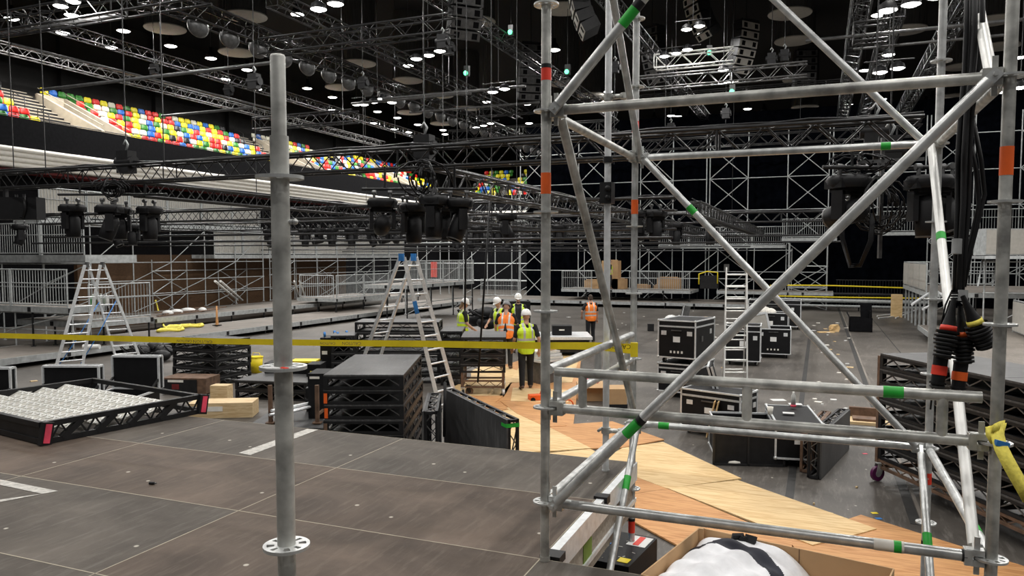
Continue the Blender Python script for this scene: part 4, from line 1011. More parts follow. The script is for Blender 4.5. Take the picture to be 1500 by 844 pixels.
for x in (.08, .24, .38, .52): wheel(t, (x, .1 if x in (.08, .38) else .4, 1.17), .06, 'blue', .4, 'black', fork=False)
# brown steel stillage with tubes on the low deck
p = at_depth(392, 12.5, FL+.18); z = .0
t = thing('stillage', 'brown steel post stillage holding short tubes beside the tall post', 'stillage', p, VZ)
for x in (0, .78):
    for y in (0, .62):
        b = MB(); b.beam((x, y, .02), (x, y, .64), .06); b.b2((x-.07, y-.07, 0), (x+.07, y+.07, .02)); b.build('post', 'rust', t)
b = MB(); b.beam((0, 0, .14), (0, .62, .14), .04); b.beam((.78, 0, .14), (.78, .62, .14), .04); b.beam((0, .62, .14), (.78, .62, .14), .04); b.build('crossbar', 'rust', t)
for k in range(5):
    b = MB(); b.tube((.06+.10*(k % 3), -.25+.03*k, .19+.05*(k//3)), (.75-.02*k, .75, .19+.05*(k//3)), .024, 10); o = b.build('loose_tube', 'alu'); o.location = p; o.rotation_euler = (0, 0, VZ)
    tag(o, f'short aluminium tube lying in the brown stillage, {ordw(k)} from the left', 'tube', 'tubes in the stillage')
# stair frame on near stage at left
A0 = P(62, 652, 0); A1 = P(292, 606, 0); d = (A1-A0); Ls = d.length; rz = math.atan2(d.y, d.x)
t = thing('stair_frame', 'black lattice stair stringer frame with silver tread plates lying on the near stage', 'stair frame', (A0.x, A0.y, 0), rz)
Wd = 1.9; hh = .17
for nm, y in (('side_truss', 0), ('side_truss', Wd)):
    b = MB(); b.beam((0, y, .025), (Ls, y, .025), .045); b.beam((-.0, y, hh), (Ls+.03, y, hh), .045)
    n = 20
    for i in range(n): b.beam((Ls*i/n, y, .04 if i % 2 else hh-.01), (Ls*(i+1)/n, y, hh-.01 if i % 2 else .04), .012)
    for i in range(1, 5): b.beam((Ls*i/5-.14, y, .03), (Ls*i/5+.03, y, hh-.01), .05, .05)
    b.build(nm, 'black', t)
for x in (0, Ls):
    b = MB(); b.beam((x-.0, -.03, .0), (x+.035, -.03, hh+.02), .05, .09); b.beam((x, 0, .03), (x, Wd, .03), .045); b.beam((x, 0, hh), (x, Wd, hh), .045); b.build('end_bar', 'black', t)
    b = MB(); b.beam((x+.004, -.058, .02), (x+.033, -.058, hh+.005), .006, .05); b.build('pink_plate', 'pink', t)
b = MB(); b.beam((0, .0, .08), (0, Wd, .08), .02, .15); b.build('end_plate', 'black', t)
for i in range(5):
    x = .04+Ls*.72*i/4.6; b = MB(); b.box((x+.09, Wd/2, .12), (.24, Wd-.06, .012), ry=-.42); b.mi = 1; b.b2((x+.18, .03, .158), (x+.205, Wd-.03, .172)); ry_ = Euler((0, -.42, 0)).to_matrix()
    for r_ in range(4):
        for c_ in range(30):
            u_ = -.09+.06*r_; v_ = .06+(Wd-.12)*(c_+.5*(r_ % 2))/30; an = .75 if (r_+c_) % 2 else -.75
            b.box(Vector((x+.09, v_, .12))+ry_ @ Vector((u_, 0, .0085)), (.062, .017, .006), rot=ry_ @ Euler((0, 0, an)).to_matrix())
    b.build('tread_plate', ['tread_base', 'alu_white'], t)
for k, (x0, y0, x1, y1) in enumerate(((-10, 592, 57, 577), (-10, 599, 86, 576), (-10, 586, 55, 581))):
    a = P(x0, y0, .03+.0*k); c = P(x1, y1, .03); bb = MB(); bb.tube(a, c, .03, 10); o = bb.build('loose_tube', 'alu_white'); tag(o, ['long pale tube lying at the left edge behind the stair frame', 'longest pale tube beside the stair frame', 'thin pale tube at the far side of the stair frame'][k], 'tube', 'pale tubes by the stair frame')
# black sticker-covered case below the stage edge
ZC = -.60; q1_ = P(944, 786, ZC); q2_ = P(921, 831, ZC); q3_ = P(850, 816, ZC); dd_ = q2_-q3_; rc_ = math.atan2(dd_.y, dd_.x); cw_ = dd_.length; cl_ = (q1_-q2_).length; hz_ = ZC-FL
t = thing('road_case', 'scuffed black road case with white and red label below the stage edge', 'road case', (q3_.x, q3_.y, FL), rc_)
b = MB(); b.b2((0, 0, .01), (cw_, cl_, hz_)); b.build('box', 'plastic', t)
b = MB(); b.b2((cw_*.55, cl_*.62, hz_+.001), (cw_*.95, cl_*.95, hz_+.004)); b.build('label', 'white', t)
b = MB(); b.b2((cw_*.68, cl_*.64, hz_+.005), (cw_*.80, cl_*.93, hz_+.007)); b.build('red_mark', 'red', t)
b = MB(); b.b2((.04, cl_*.66, hz_+.001), (cw_*.35, cl_*.74, hz_+.004)); b.box((.10, cl_*.56, hz_+.002), (.10, .03, .003), rz=.3); b.build('blue_tape', 'blue', t)
b = MB(); b.b2((cw_*.7, .05, hz_+.001), (cw_*.92, .13, hz_+.004)); b.build('yellow_label', 'yellow', t)
for k in range(26):
    b = MB(); b.box((R.uniform(.05, cw_-.05), R.uniform(.05, cl_-.05), hz_+.0015), (R.uniform(.01, .05), .006, .002), rz=R.uniform(0, 3)); b.build('scuff', 'paper', t)
# ================================================================ LADDERS
def a_ladder(top, feetL, feetR, label, wTop, wBot, rungs=10, axis=None, m='alu', rear=True, strap=False):
    """top, feetL, feetR: centre points; axis: unit vector across the rungs"""
    t = thing('step_ladder', label, 'ladder', (top.x, top.y, FL)); o0 = Vector((top.x, top.y, FL))
    axis = Vector(axis).normalized()
    for nm, foot, off in (('front_section', feetL, -.09), ('rear_section', feetR, .09)):
        side = (Vector(foot)-Vector(top)); hd = Vector((side.x, side.y, 0)).normalized()
        T = Vector(top)+hd*.05-o0; F_ = Vector(foot)-o0
        b = MB(); rails = []
        for s in (-1, 1):
            a = T+axis*wTop/2*s; c = F_+axis*wBot/2*s; b.beam(a, c, .028, .075); rails.append((a, c)); 
        b.b2 if 0 else None
        sec = b.build(nm, m, t)
        for k in range(rungs):
            f = (k+.6)/rungs; a = rails[0][0].lerp(rails[0][1], f); c = rails[1][0].lerp(rails[1][1], f); b = MB(); b.tube(a, c, .018, 6); b.build('rung', m, sec)
        for a, c in rails: b = MB(); b.box(c+Vector((0, 0, .03)), (.06, .06, .055)); b.build('foot', 'rubber', sec)
        if strap:
            b = MB(); a, c = rails[0]; e0 = a.lerp(c, .28); e1_ = a.lerp(c, .36); b.beam(e0, e1_, .034, .078); nm == 'rear_section' and b.build('blue_label', 'blue', sec)
    b = MB()
    for s in (-1, 1): b.box(Vector(top)-o0+axis*wTop/2*s, (.10, .05, .14)); 
    b.build('hinge', 'blue' if strap else 'truss_grey', t)
    return t
# L2: tall ladder in the middle
d0 = 14.3
top = PD(597, 377, d0); fR = at_depth(657, 14.6); fL = at_depth(522, 15.6)
ax = (FW*1.0+RT*.55); ax.z = 0
a_ladder(top, fL, fR, 'tall aluminium A-frame ladder behind the big deck stack', .38, .62, 11, ax, strap=True)
# L1 at left
d0 = 19.4
top = PD(139, 388, d0); fL = at_depth(93, 19.0); fR = at_depth(186, 20.6)
ax = RT*.8+FW*.8; ax.z = 0
t = a_ladder(top, fL, fR, 'aluminium A-frame ladder with blue cords at left behind the cases', .36, .62, 12, ax)
for s in (-1, 1):
    b = MB(); o0 = t.location; a = (Vector(top)-o0).lerp(Vector(fR)-o0, .35)+ax.normalized()*.2*s; c = (Vector(top)-o0).lerp(Vector(fL)-o0, .92)+ax.normalized()*.25*s
    b.path([a, a.lerp(c, .5)-Vector((0, 0, .05)), c], .012, 5); b.build('cord', 'blue', t)
# L3: white ladder behind the scaffold
top = PD(1079, 392, 15.8); fL = at_depth(1081, 15.2); fR = at_depth(1077, 17.6)
a_ladder(top, fL, fR, 'upright white ladder facing the viewer between flight cases', .42, .48, 11, RT, m='alu_white')
# ================================================================ boxes and table in the middle
p = at_depth(768, 22); t = thing('rolling_stage', 'grey-topped rolling platform behind the workers', 'platform', p, VZ)
b = MB(); b.b2((0, 0, .52), (2.0, 1.6, .60)); b.build('top', 'alu', t)
b = MB(); b.b2((.1, .1, .15), (1.9, 1.5, .52)); b.build('base', 'black', t)
for x in (.15, 1.85): wheel(t, (x, .1, .075), .07, 'rubber', .1)
q = p + (RT*.85+FW*.5); small('equipment_box', 'black box with small white label sitting on the rolling platform', 'box', (q.x, q.y, FL+.602), [('box', lambda b: b.b2((0, 0, 0), (.58, .45, .28)), 'plastic'), ('label', lambda b: b.b2((.2, -.006, .14), (.36, -.001, .18)), 'paper')], rz=VZ)
p = at_depth(790, 17.2); t = thing('sheet_pile', 'pile of wrapped white sheets beside the worker in the yellow vest', 'sheet pile', p, VZ+.6)
for k in range(4):
    b = MB(); b.box((.35, .4, .55+.06*k), (.7-.04*k, .9-.07*k, .05), rz=.06*k); b.build('sheet_layer', 'paper' if k % 2 else 'white', t)
b = MB(); b.b2((.05, .05, .0), (.65, .8, .52)); b.build('base', 'truss_grey', t)
b = MB(); b.tube((.1, .1, .80), (.6, .15, .82), .05, 8); b.build('roll', 'ply_light', t)
p = at_depth(848, 15.3); small('cardboard_box', 'brown cardboard box with litter on it behind the left guard rail', 'box', p, [('carton', lambda b: b.b2((0, 0, .005), (.62, .5, .34)), 'card'), ('flap', lambda b: b.box((.3, -.1, .34), (.6, .2, .008), rx=.3), 'card')], rz=VZ, group='cardboard boxes behind the guard rail')
p = at_depth(890, 14.6); small('cardboard_box', 'lower cardboard box on a black base behind the scaffold pole', 'box', p, [('carton', lambda b: b.b2((0, 0, .08), (.40, .5, .38)), 'card'), ('base', lambda b: b.b2((-.01, -.01, .003), (.41, .51, .08)), 'black')], rz=VZ, group='cardboard boxes behind the guard rail')
p = P(893, 560); 
for i, (x, y, d_, m, w_, lab) in enumerate(((836, 480, 17, 'red', .25, 'red and white litter bundle on the cardboard box'),)):
    q = at_depth(850, 15.4); q.z = FL+.39; b = MB(); b.sphere((.2, .2, 0), .16, .1, .08, 8, 5, z0=-.6); tag(b.build('litter_bundle', 'pink', loc=q), lab, 'litter')
p = P(800, 600); p = P(786, 588); small('pallet_jack', 'small orange floor jack half hidden behind the left scaffold post', 'jack', (p.x, p.y, FL), [('base', lambda b: (b.box((0, 0, .09), (.32, .2, .10)), b.box((.14, 0, .22), (.05, .16, .2), ry=.4)), 'orange'), ('wheel', lambda b: b.tube((-.1, -.12, .05), (-.1, .12, .05), .05, 10), 'rubber')], rz=.6)
p = P(833, 600); small('tape_roll', 'orange ring standing on the floor behind the guard rail corner', 'ring', (p.x, p.y, FL), [('ring', lambda b: b.path([(.09*math.cos(a), 0, .1+.09*math.sin(a)) for a in [i*math.pi/8 for i in range(17)]], .015, 6), 'orange')])
p = P(753, 485); p = P(953, 485, FL); small('small_box', 'little black cube alone on the floor left of the stacked cases', 'box', (p.x, p.y, FL), [('cube', lambda b: b.b2((-.12, -.12, .003), (.12, .12, .26)), 'black'), ('lid', lambda b: b.b2((-.125, -.125, .26), (.125, .125, .28)), 'plastic')], rz=.3)
# black open box on the right floor
p = P(1244, 486); t = thing('storage_bin', 'black open box with its tall flap up alone on the right floor', 'box', (p.x, p.y, FL), 0)
b = MB(); W_, D_, H_ = .82, .8, .55
for a, c in (((0, 0, .01), (W_, .02, H_)), ((0, D_-.02, .01), (W_, D_, H_)), ((0, 0, .01), (.02, D_, H_)), ((W_-.02, 0, .01), (W_, D_, H_)), ((0, 0, .01), (W_, D_, .03))): b.b2(a, c)
b.build('body', 'black_matte', t); b = MB(); b.box((W_-.20, D_-.03, H_+.24), (.42, .03, .60), ry=-.05); b.box((W_-.06, D_-.25, H_+.1), (.03, .45, .30)); b.build('flap', 'black_matte', t); b = MB(); b.beam((.0, .3, H_), (-.10, .3, H_+.20), .05); b.build('catch', 'black', t)
# far floor items
def sack(p, label, s=1.0):
    t = thing('cable_heap', label, 'cable heap', p); b = MB(); rr = random.Random(int(p.x*100))
    for k in range(9): b.sphere((rr.uniform(-.5, .5)*s, rr.uniform(-.3, .3)*s, .12*s+rr.uniform(0, .25)*s), .28*s, .22*s, .16*s, 9, 6)
    b.build('bundle', 'rubber', t)
    for k in range(6):
        b = MB(); x, y = rr.uniform(-.6, .6)*s, rr.uniform(-.4, .4)*s; b.path([(x+.25*s*math.cos(a), y+.25*s*math.sin(a), .35*s+.1*math.sin(a*2)) for a in [i*.5 for i in range(13)]], .02*s, 5); b.build('cable_loop', 'plastic', t)
sack(P(228, 528), 'tangled heap of black cables left of the rack stack')
q = PD(715, 447, 28); sack(Vector((q.x, q.y, -1.05)), 'black sheeted heap at the corner of the far risers', 1.5)
p = at_depth(742, 28.5); q = small('equipment_box', 'dark open-fronted case behind the bearded worker', 'box', (p.x, p.y, FL), [('box', lambda b: b.b2((0, 0, .01), (.9, .5, 1.25)), 'plastic'), ('label', lambda b: b.b2((.35, -.008, 1.0), (.5, -.001, 1.12)), 'paper')], rz=VZ)
# timber offcuts on right floor by trench
p = P(1222, 486); small('timber_offcuts', 'small stack of timber offcuts beside the floor trench', 'timber', (p.x, p.y, FL), [('offcut', lambda b: [b.box((0, 0, .03+.055*k), (.35, .22, .05), rz=.3*k) for k in range(5)], 'ply_light'), ('loose_board', lambda b: b.box((-.3, -.5, .02), (.6, .25, .03), rz=.4), 'ply_light')])
p = P(1262, 618); t = thing('floor_hatch', 'open wooden hatch tray in the floor behind the standing decks', 'hatch', (p.x-.25, p.y-.3, FL)); b = MB(); b.b2((0, 0, .002), (.75, .6, .05)); b.build('tray', 'pine', t); b = MB(); b.b2((.05, .5, .05), (.7, .58, .22)); b.b2((.1, .1, .051), (.6, .4, .09)); b.build('box', 'rust', t)
p = P(1318, 449, FL); small('plywood_sheet', 'orange plywood sheet lying at the end of the right floor', 'plywood', (p.x, p.y, FL), [('board', lambda b: b.b2((-1.2, -1.6, .003), (1.6, .6, .03)), 'ply_orange')])
for k, (x0, y0, x1, y1) in enumerate(((1285, 463, 1335, 457), (1300, 465, 1330, 456), (1312, 466, 1352, 450), (1287, 466, 1322, 463))):
    a = P(x0, y0, FL+.03); c = P(x1, y1, FL+.03); b = MB(); b.tube(a, c, .035, 8); tag(b.build('loose_tube', 'alu'), f'loose aluminium tube on the right floor by the ramp, {ordw(k)} from the left', 'tube', 'loose tubes by the ramp')
# long thin strips in the trench right side, a batten near plywood
a = P(1173, 741, FL+.01); c = P(1220, 753, FL+.01); b = MB(); b.beam(a, c, .03, .015); tag(b.build('batten', 'pine'), 'thin wooden batten on the dark floor beside the pale plywood', 'batten')
for (x, y, m, lab) in ((1281, 752, 'yellow', 'yellow note square on the floor'), (1287, 760, 'blue', 'blue note square on the floor'), (1267, 665, 'pink', 'pink tape scrap on the floor by the trolley')):
    p = P(x, y); b = MB(); b.box((0, 0, .003), (.07, .05, .003), rz=.4); tag(b.build('note_scrap', m, loc=p), lab, 'paper scrap')
# litter: individual scraps
zones = [((900, 455, 1060, 560), 46, 'litter scrap on the open floor left of the stacked cases'), ((1180, 470, 1245, 600), 30, 'wood scrap beside the floor trench on the right'), ((700, 440, 900, 520), 16, 'litter scrap on the floor around the workers'), ((1100, 600, 1300, 760), 14, 'tiny scrap on the dark floor at lower right'), ((20, 540, 460, 600), 14, 'litter scrap on the floor behind the near stage')]
for (x0, y0, x1, y1), n, lab in zones:
    pts = sorted((R.uniform(x0, x1), y0+(y1-y0)*R.random()**1.2) for k in range(n))
    for k, (x, y) in enumerate(pts):
        p = P(x, y); s = R.uniform(.05, .16) if y < 600 else R.uniform(.02, .04); m_ = R.choice(['paper', 'white', 'pine', 'paper'])
        b = MB(); b.box((0, 0, .012), (s*R.uniform(.6, 1.6), s, .02), rz=R.uniform(0, 3)); tag(b.build('litter_scrap', m_, loc=p), f"{ {'paper': 'cream', 'white': 'white', 'pine': 'tan'}[m_] } {lab}, {ordw(k)} from left", 'litter', lab)
# ================================================================ RISERS, GANGWAYS, BARRIERS
def platform(x0, x1, y0, y1, z, label, base=FL, beam='galv_far', legs=True, th=.17, face='x+'):
    t = thing('stage_riser', label, 'riser', (x0, y0, 0))
    W, D = x1-x0, y1-y0
    b = MB(); b.b2((0, 0, z-.03), (W, D, z)); b.build('deck_surface', 'deck_far', t)
    b = MB(); b.b2((0, -.03, z-th), (W, 0, z+.004)); b.b2((W, -.03, z-th), (W+.03, D, z+.004)); b.b2((-.03, -.03, z-th), (0, D, z+.004))
    b.build('edge_beam', beam, t)
    if legs:
        n = max(1, round(D/2.07)); m_ = max(1, round(W/2.07))
        for i in range(n+1):
            q = MB(); y = D*i/n; q.tube((W-.05, min(max(y, .05), D-.05), base), (W-.05, min(max(y, .05), D-.05), z-th), .03, 6); q.tube((W-.05, min(max(y, .05), D-.05), base), (W-.05, min(max(y, .05), D-.05), base+.02), .07, 8)
            q.b2((W+.03, y-.05, z-th+.02), (W+.05, y+.05, z-.02)); q.build('leg', 'black', t)
        for i in range(1, m_+1):
            q = MB(); x = W*i/(m_+1); q.tube((x, .06, base), (x, .06, z-th), .03, 6); q.tube((x, .06, base), (x, .06, base+.02), .07, 8); q.b2((x-.06, -.05, z-th+.02), (x+.06, -.03, z-.02)); q.build('leg', 'black', t)
    return t
def barrier_mesh(w=2.0, h=1.1, sheet=False):
    t = thing('barrier', 'proto', 'barrier')
    b = MB()
    for z in (.06, h-.02): b.tube((0, 0, z), (w, 0, z), .024, 6)
    for x in (.02, w-.02): b.tube((x, 0, 0), (x, 0, h), .026, 6)
    b.tube((0, 0, h*.62), (w, 0, h*.62), .014, 5); b.build('frame', 'galv_far', t)
    b = MB(); n = int(w/.115)
    for i in range(1, n): b.tube((w*i/n, 0, .06), (w*i/n, 0, h-.03), .011, 4)
    b.build('bars', 'galv_far', t)
    if sheet: b = MB(); b.b2((.05, .03, .08), (w-.05, .04, h-.06)); b.build('backing_sheet', 'disc', t)
    return t
BAR = {}
def barrier_run(A, B, where, sheet=False, w=2.0):
    A = Vector(A); B = Vector(B); d = B-A; L = Vector((d.x, d.y, 0)).length; n = max(1, round(L/w)); rz = math.atan2(d.y, d.x)
    for i in range(n):
        k = (sheet, round(L/n, 2)); p = A.lerp(B, i/n)+Vector((0, 0, .004))
        if k not in BAR: BAR[k] = barrier_mesh(L/n-.03, 1.1, sheet); o = BAR[k]
        else: o = dup(BAR[k])
        o.location = p; o.rotation_euler = (0, 0, rz)
        tag(o, (f'crowd barrier {where}' + (f', {ordw(i)} panel from near' if n > 1 else ''))[:200], 'barrier', 'crowd barriers '+where)
def scaffold_run(A, B, z0, z1, levels, label, bay=2.07, depth=0, brace='zig', r=.026, m='galv_far', name='scaffolding'):
    A = Vector((*A, 0)); B = Vector((*B, 0)); d = B-A; L = d.length; n = max(1, round(L/bay)); t = thing(name, label, 'scaffold', A); d.normalize()
    nrm = Vector((-d.y, d.x, 0)); bl = L/n
    rows = [0] if not depth else [0, depth]
    for rr in rows:
        for i in range(n+1):
            b = MB(); p = d*bl*i+nrm*rr; b.tube(p+Vector((0, 0, z0)), p+Vector((0, 0, z1)), r, 6); b.tube(p+Vector((0, 0, z0)), p+Vector((0, 0, z0+.02)), .07, 6)
            for z in levels: b.tube(p+Vector((0, 0, z-.01)), p+Vector((0, 0, z+.01)), .055, 6)
            b.build('standard', m, t)
        for z in levels:
            b = MB(); b.tube(nrm*rr+Vector((0, 0, z)), nrm*rr+d*L+Vector((0, 0, z)), r*.9, 6); b.build('ledger', m, t)
    lv_ = [z0]+list(levels)
    for i in range(n):
        for k in range(len(lv_)-1):
            p = d*bl*i; q = d*bl*(i+1)
            if brace == 'zig' and (i+k) % 2 == 0: prs = [(p, q)]
            elif brace == 'x' and i % 2 == 0: prs = [(p, q), (q, p)]
            else: prs = []
            for a, c in prs: b = MB(); b.tube(a+Vector((0, 0, lv_[k]))-nrm*.04, c+Vector((0, 0, lv_[k+1]))-nrm*.04, r*.75, 5); b.build('diagonal_brace', m, t)
    if depth:
        for i in range(n+1):
            for z in levels[-1:]: b = MB(); b.tube(d*bl*i+Vector((0, 0, z)), d*bl*i+nrm*depth+Vector((0, 0, z)), r*.9, 6); b.build('transom', m, t)
    return t
# left tiers
X1 = P(187, 503, -1.1).x; Y1 = P(22, 530, -1.1).y
platform(X1-2.6, X1, Y1, 41.8, -1.1, 'lowest left riser running the length of the hall, grey edge beam')
X2 = P(331, 457, -.72).x; Y2 = P(232, 467, -.72).y
platform(X2-3.0, X2, Y2, 40.5, -.72, 'second left riser with sheets of litter on it behind the yellow strap')
# raised platforms near left
a = P(102, 471, -.36); c = P(222, 464, -.36)
t = platform(min(a.x, c.x)-2.2, max(a.x, c.x)-.02, a.y, c.y, -.36, 'raised landing behind the left ladder', base=-1.098); barrier_run((max(a.x, c.x), a.y, -.36), (max(a.x, c.x)-.0, c.y, -.36), 'on the landing behind the left ladder')
a = PD(0, 455, 21.3); c = PD(101, 452, 20.6); z = a.z
c = P(101, 451, .09); a = PY_(-60, 455, c.y); yy = (a.y+c.y)/2
platform(a.x, c.x, c.y, c.y+1.2, .09, 'high landing at the left picture edge', base=-1.098); barrier_run((a.x, c.y, .09), (c.x, c.y, .09), 'on the landing at the left edge')
b = MB(); 
for x, y0, y1 in ((-9, 0, 0),): pass
t = scaffold_run((a.x, c.y+.1), (c.x, c.y+.1), FL, -.1, [-.6, -.1], 'short scaffold legs under the landing at the left edge', brace='zig')
c = PD(125, 373, 25); a = PY_(-60, 373, c.y); a.z = c.z = 1.6; 
t = platform(a.x, c.x, c.y, c.y+2.0, 1.6, 'upper gangway at the left edge, pale edge beam', legs=False, th=.26); barrier_run((a.x, c.y, 1.6), (c.x, c.y, 1.6), 'on the upper gangway at the left edge')
scaffold_run((a.x, c.y+.1), (c.x, c.y+.1), FL, 1.33, [-.4, .5, 1.3], 'scaffold carrying the upper left gangway', brace='zig')
# long gangways on the left, under the stand
GX = -26.0
def yatX(x, X, y=340): return PX_(x, y, X).y
ya, yb = yatX(58, GX), yatX(382, GX)
t = platform(GX-1.3, GX, ya, yb, 2.95, 'high left gangway under the white cladding', legs=False); barrier_run((GX, ya, 2.95), (GX, yb, 2.95), 'on the high left gangway', sheet=True)
yc, yd = yatX(313, GX), yatX(592, GX)
t = platform(GX-1.3, GX, yc, yd, 1.62, 'lower left gangway behind the tall post', legs=False); barrier_run((GX, yc, 1.62), (GX, yd, 1.62), 'on the lower left gangway', sheet=True)
scaffold_run((GX+.1, ya), (GX+.1, yb), -.70, 3.0, [-.1, .55, 1.3, 2.7], 'long scaffold under the high left gangway', brace='zig')
scaffold_run((GX+.1, yb+.5), (GX+.1, yd), -.70, 1.45, [-.1, .6, 1.3], 'scaffold under the lower left gangway', brace='zig')
scaffold_run((GX-1.2, ya+6), (GX-1.2, yd), FL, 1.4, [-.1, .9], 'rear scaffold row in front of the brown timber wall', brace='x')
# mid gangways
a = P(475, 437, -.44); c = P(586, 431, -.44); X3 = (a.x+c.x)/2
platform(X3-2.2, X3, a.y, c.y, -.44, 'mid gangway with pale barriers left of the middle ladder', base=-1.098); barrier_run((X3, a.y, -.44), (X3, c.y, -.44), 'on the mid gangway')
barrier_run((X3-2.1, a.y, -.44), (X3-.1, a.y, -.44), 'across the near end of the mid gangway')
a = PD(597, 418, 35); c = PD(691, 411, 40); z = .26
a = P(600, 418, z); c = P(691, 411, z); X4 = (a.x+c.x)/2
platform(X4-2.2, X4, a.y, c.y, z, 'raised gangway right of the middle ladder top'); barrier_run((X4, a.y, z), (X4, c.y, z), 'on the raised gangway right of the ladder top')
scaffold_run((X4-.1, a.y), (X4-.1, c.y), FL+.35, z-.2, [-.6], 'legs under the raised gangway', brace='zig')
# lowest tier continues towards the far corner, and the far cross risers
platform(X1, -8.0, 42.7, 47.0, -1.06, 'far cross riser left part, facing the viewer'); platform(-8.0, -1.6, 42.7, 47.0, -1.06, 'far cross riser right part behind the stacked cases')
a = P(823, 423, -.42); c = P(1023, 423, -.42); AY = a.y
platform(a.x, c.x, a.y, a.y+3, -.42, 'far raised deck with boxes and barriers', base=-1.055); 
e = P(873, 423, -.42); f = P(931, 423, -.42)
barrier_run((a.x, a.y, -.42), (e.x, a.y, -.42), 'at the left end of the far raised deck'); barrier_run((f.x, a.y, -.42), (c.x, a.y, -.42), 'at the right end of the far raised deck')
platform(c.x+1.4, c.x+7.5, a.y+.8, a.y+3, -.42, 'far raised deck behind the white ladder', base=-1.055)
a = P(691, 428, -.75); c = P(745, 428, -.75); barrier_run((a.x, 45.5, -1.05), (c.x+.5, 45.5, -1.05), 'low at the far left corner')
# far upper gangways in front of the black drape
zU = 2.2; yU = 47.0
a = PY_(965, 360, yU); c = PY_(1150, 360, yU); platform(a.x, c.x, yU, yU+1.2, zU, 'far upper gangway in front of the black drape, left part', legs=False); barrier_run((a.x, yU, zU), (c.x, yU, zU), 'on the far upper gangway, left part')
a = PY_(1146, 356, yU); c = PY_(1225, 350, yU); barrier_run((a.x, yU-.4, 2.6), (c.x, yU-.4, 2.6), 'on the far stair landing'); platform(a.x, c.x, yU-.4, yU+.6, 2.6, 'far stair landing between gangways', legs=False)
a = PY_(1290, 345, yU-3); c = PY_(1540, 345, yU-3); platform(a.x, c.x, yU-3, yU-1.8, 2.8, 'far upper gangway at right', legs=False); barrier_run((a.x, yU-3, 2.8), (c.x, yU-3, 2.8), 'on the far upper gangway at right')
# drape and tall far scaffold
YD = 49.6
b = MB(); 
n = 130; pts = [(-19+ (45)*i/n, YD+.12*math.sin(i*1.9)) for i in range(n+1)]
vs = [(x, y, FL) for x, y in pts]+[(x, y, 10.5) for x, y in pts]; b.add(vs, [(i, i+1, n+2+i, n+1+i) for i in range(n)], True)
o = b.build('drape', 'drape'); tag(o, 'black drape hanging behind the tall far scaffold', 'drape')
scaffold_run((-19.0, 48.4), (-6.6, 48.4), FL, 9.4, [.6, 2.4, 4.35, 6.3, 8.3], 'tall far scaffold wall in front of the black drape, left third', brace='x', r=.034)
scaffold_run((-6.4, 48.4), (.4, 48.4), FL, 9.4, [.6, 2.4, 4.35, 6.3, 8.3], 'tall far scaffold wall in front of the black drape, middle part', brace='x', r=.034)
scaffold_run((.6, 48.4), (5.4, 48.4), 3.9, 9.4, [4.35, 6.3, 8.3], 'upper scaffold bridging the dark opening in front of the drape', brace='x', r=.034)
t = thing('black_fence', 'black railing fence standing in the dark opening', 'fence', (.9, 47.2, FL))
b = MB(); b.beam((0, 0, 1.6), (4.4, 0, 1.6), .05); b.beam((0, 0, .15), (4.4, 0, .15), .05); b.build('rail', 'truss', t)
for k in range(30): b = MB(); b.tube((.05+k*.148, 0, .0), (.05+k*.148, 0, 1.6), .016, 4); b.build('bar', 'truss', t)
scaffold_run((5.6, 48.4), (20.7, 48.4), FL, 9.4, [.6, 2.4, 4.35, 6.3, 8.3], 'tall far scaffold wall in front of the black drape, right third', brace='x', r=.034)
scaffold_run((-29.3, 52.5), (-19.3, 52.5), FL, 6.5, [-.3, 1.0, 2.6, 4.2, 5.8], 'far left scaffold below the bend of the stand', brace='zig', r=.034, depth=1.5)
scaffold_run((-14, 46.9), (-1.5, 46.9), -1.0, 2.0, [.2, 1.9], 'scaffold under the far upper gangway', brace='zig')
scaffold_run((5.3, 44.2), (15, 44.2), FL, 2.6, [-.2, 1.0, 2.5], 'scaffold under the far right gangway', brace='zig')
scaffold_run((-1.6, 45.0), (.4, 45.0), FL, 2.3, [-.7, -.2, 1.0], 'open scaffold stair tower left of the dark opening', brace='x', depth=1.5)
# low pipes across the far opening
for k, (y, h, m, r) in enumerate(((44.5, -.85, 'galv_far', .10), (44.3, -1.12, 'galv_far', .06), (44.9, -.5, 'black', .08))):
    b = MB(); b.tube((-2, y, h), (5.3, y, h), r, 8); tag(b.build('long_pipe', m, ), ['thick pale pipe across the far opening', 'thin pale pipe low across the far opening', 'black pipe across the far opening'][k], 'pipe', 'pipes across the far opening')
    for s in (-1.5, 2, 5):
        pass
b = MB()
for x in (-1.6, 2.0, 5.2): b.beam((x, 44.6, FL), (x, 44.6, -.45), .08)
t = thing('pipe_rack', 'low rack holding the pipes at the far opening', 'rack', (0, 0, 0)); b.build('post', 'black', t)
for k, (z, s) in enumerate(((-.05, .12), (-.62, -.05))):
    b = MB(); b.path([(-2.5+i*.8, 43.9, z+s*math.sin(i*.5)*.3) for i in range(11)], .035, 4); tag(b.build('caution_tape', 'yellow'), ['upper yellow tape strung across the far opening', 'lower yellow tape strung across the far opening'][k], 'tape')
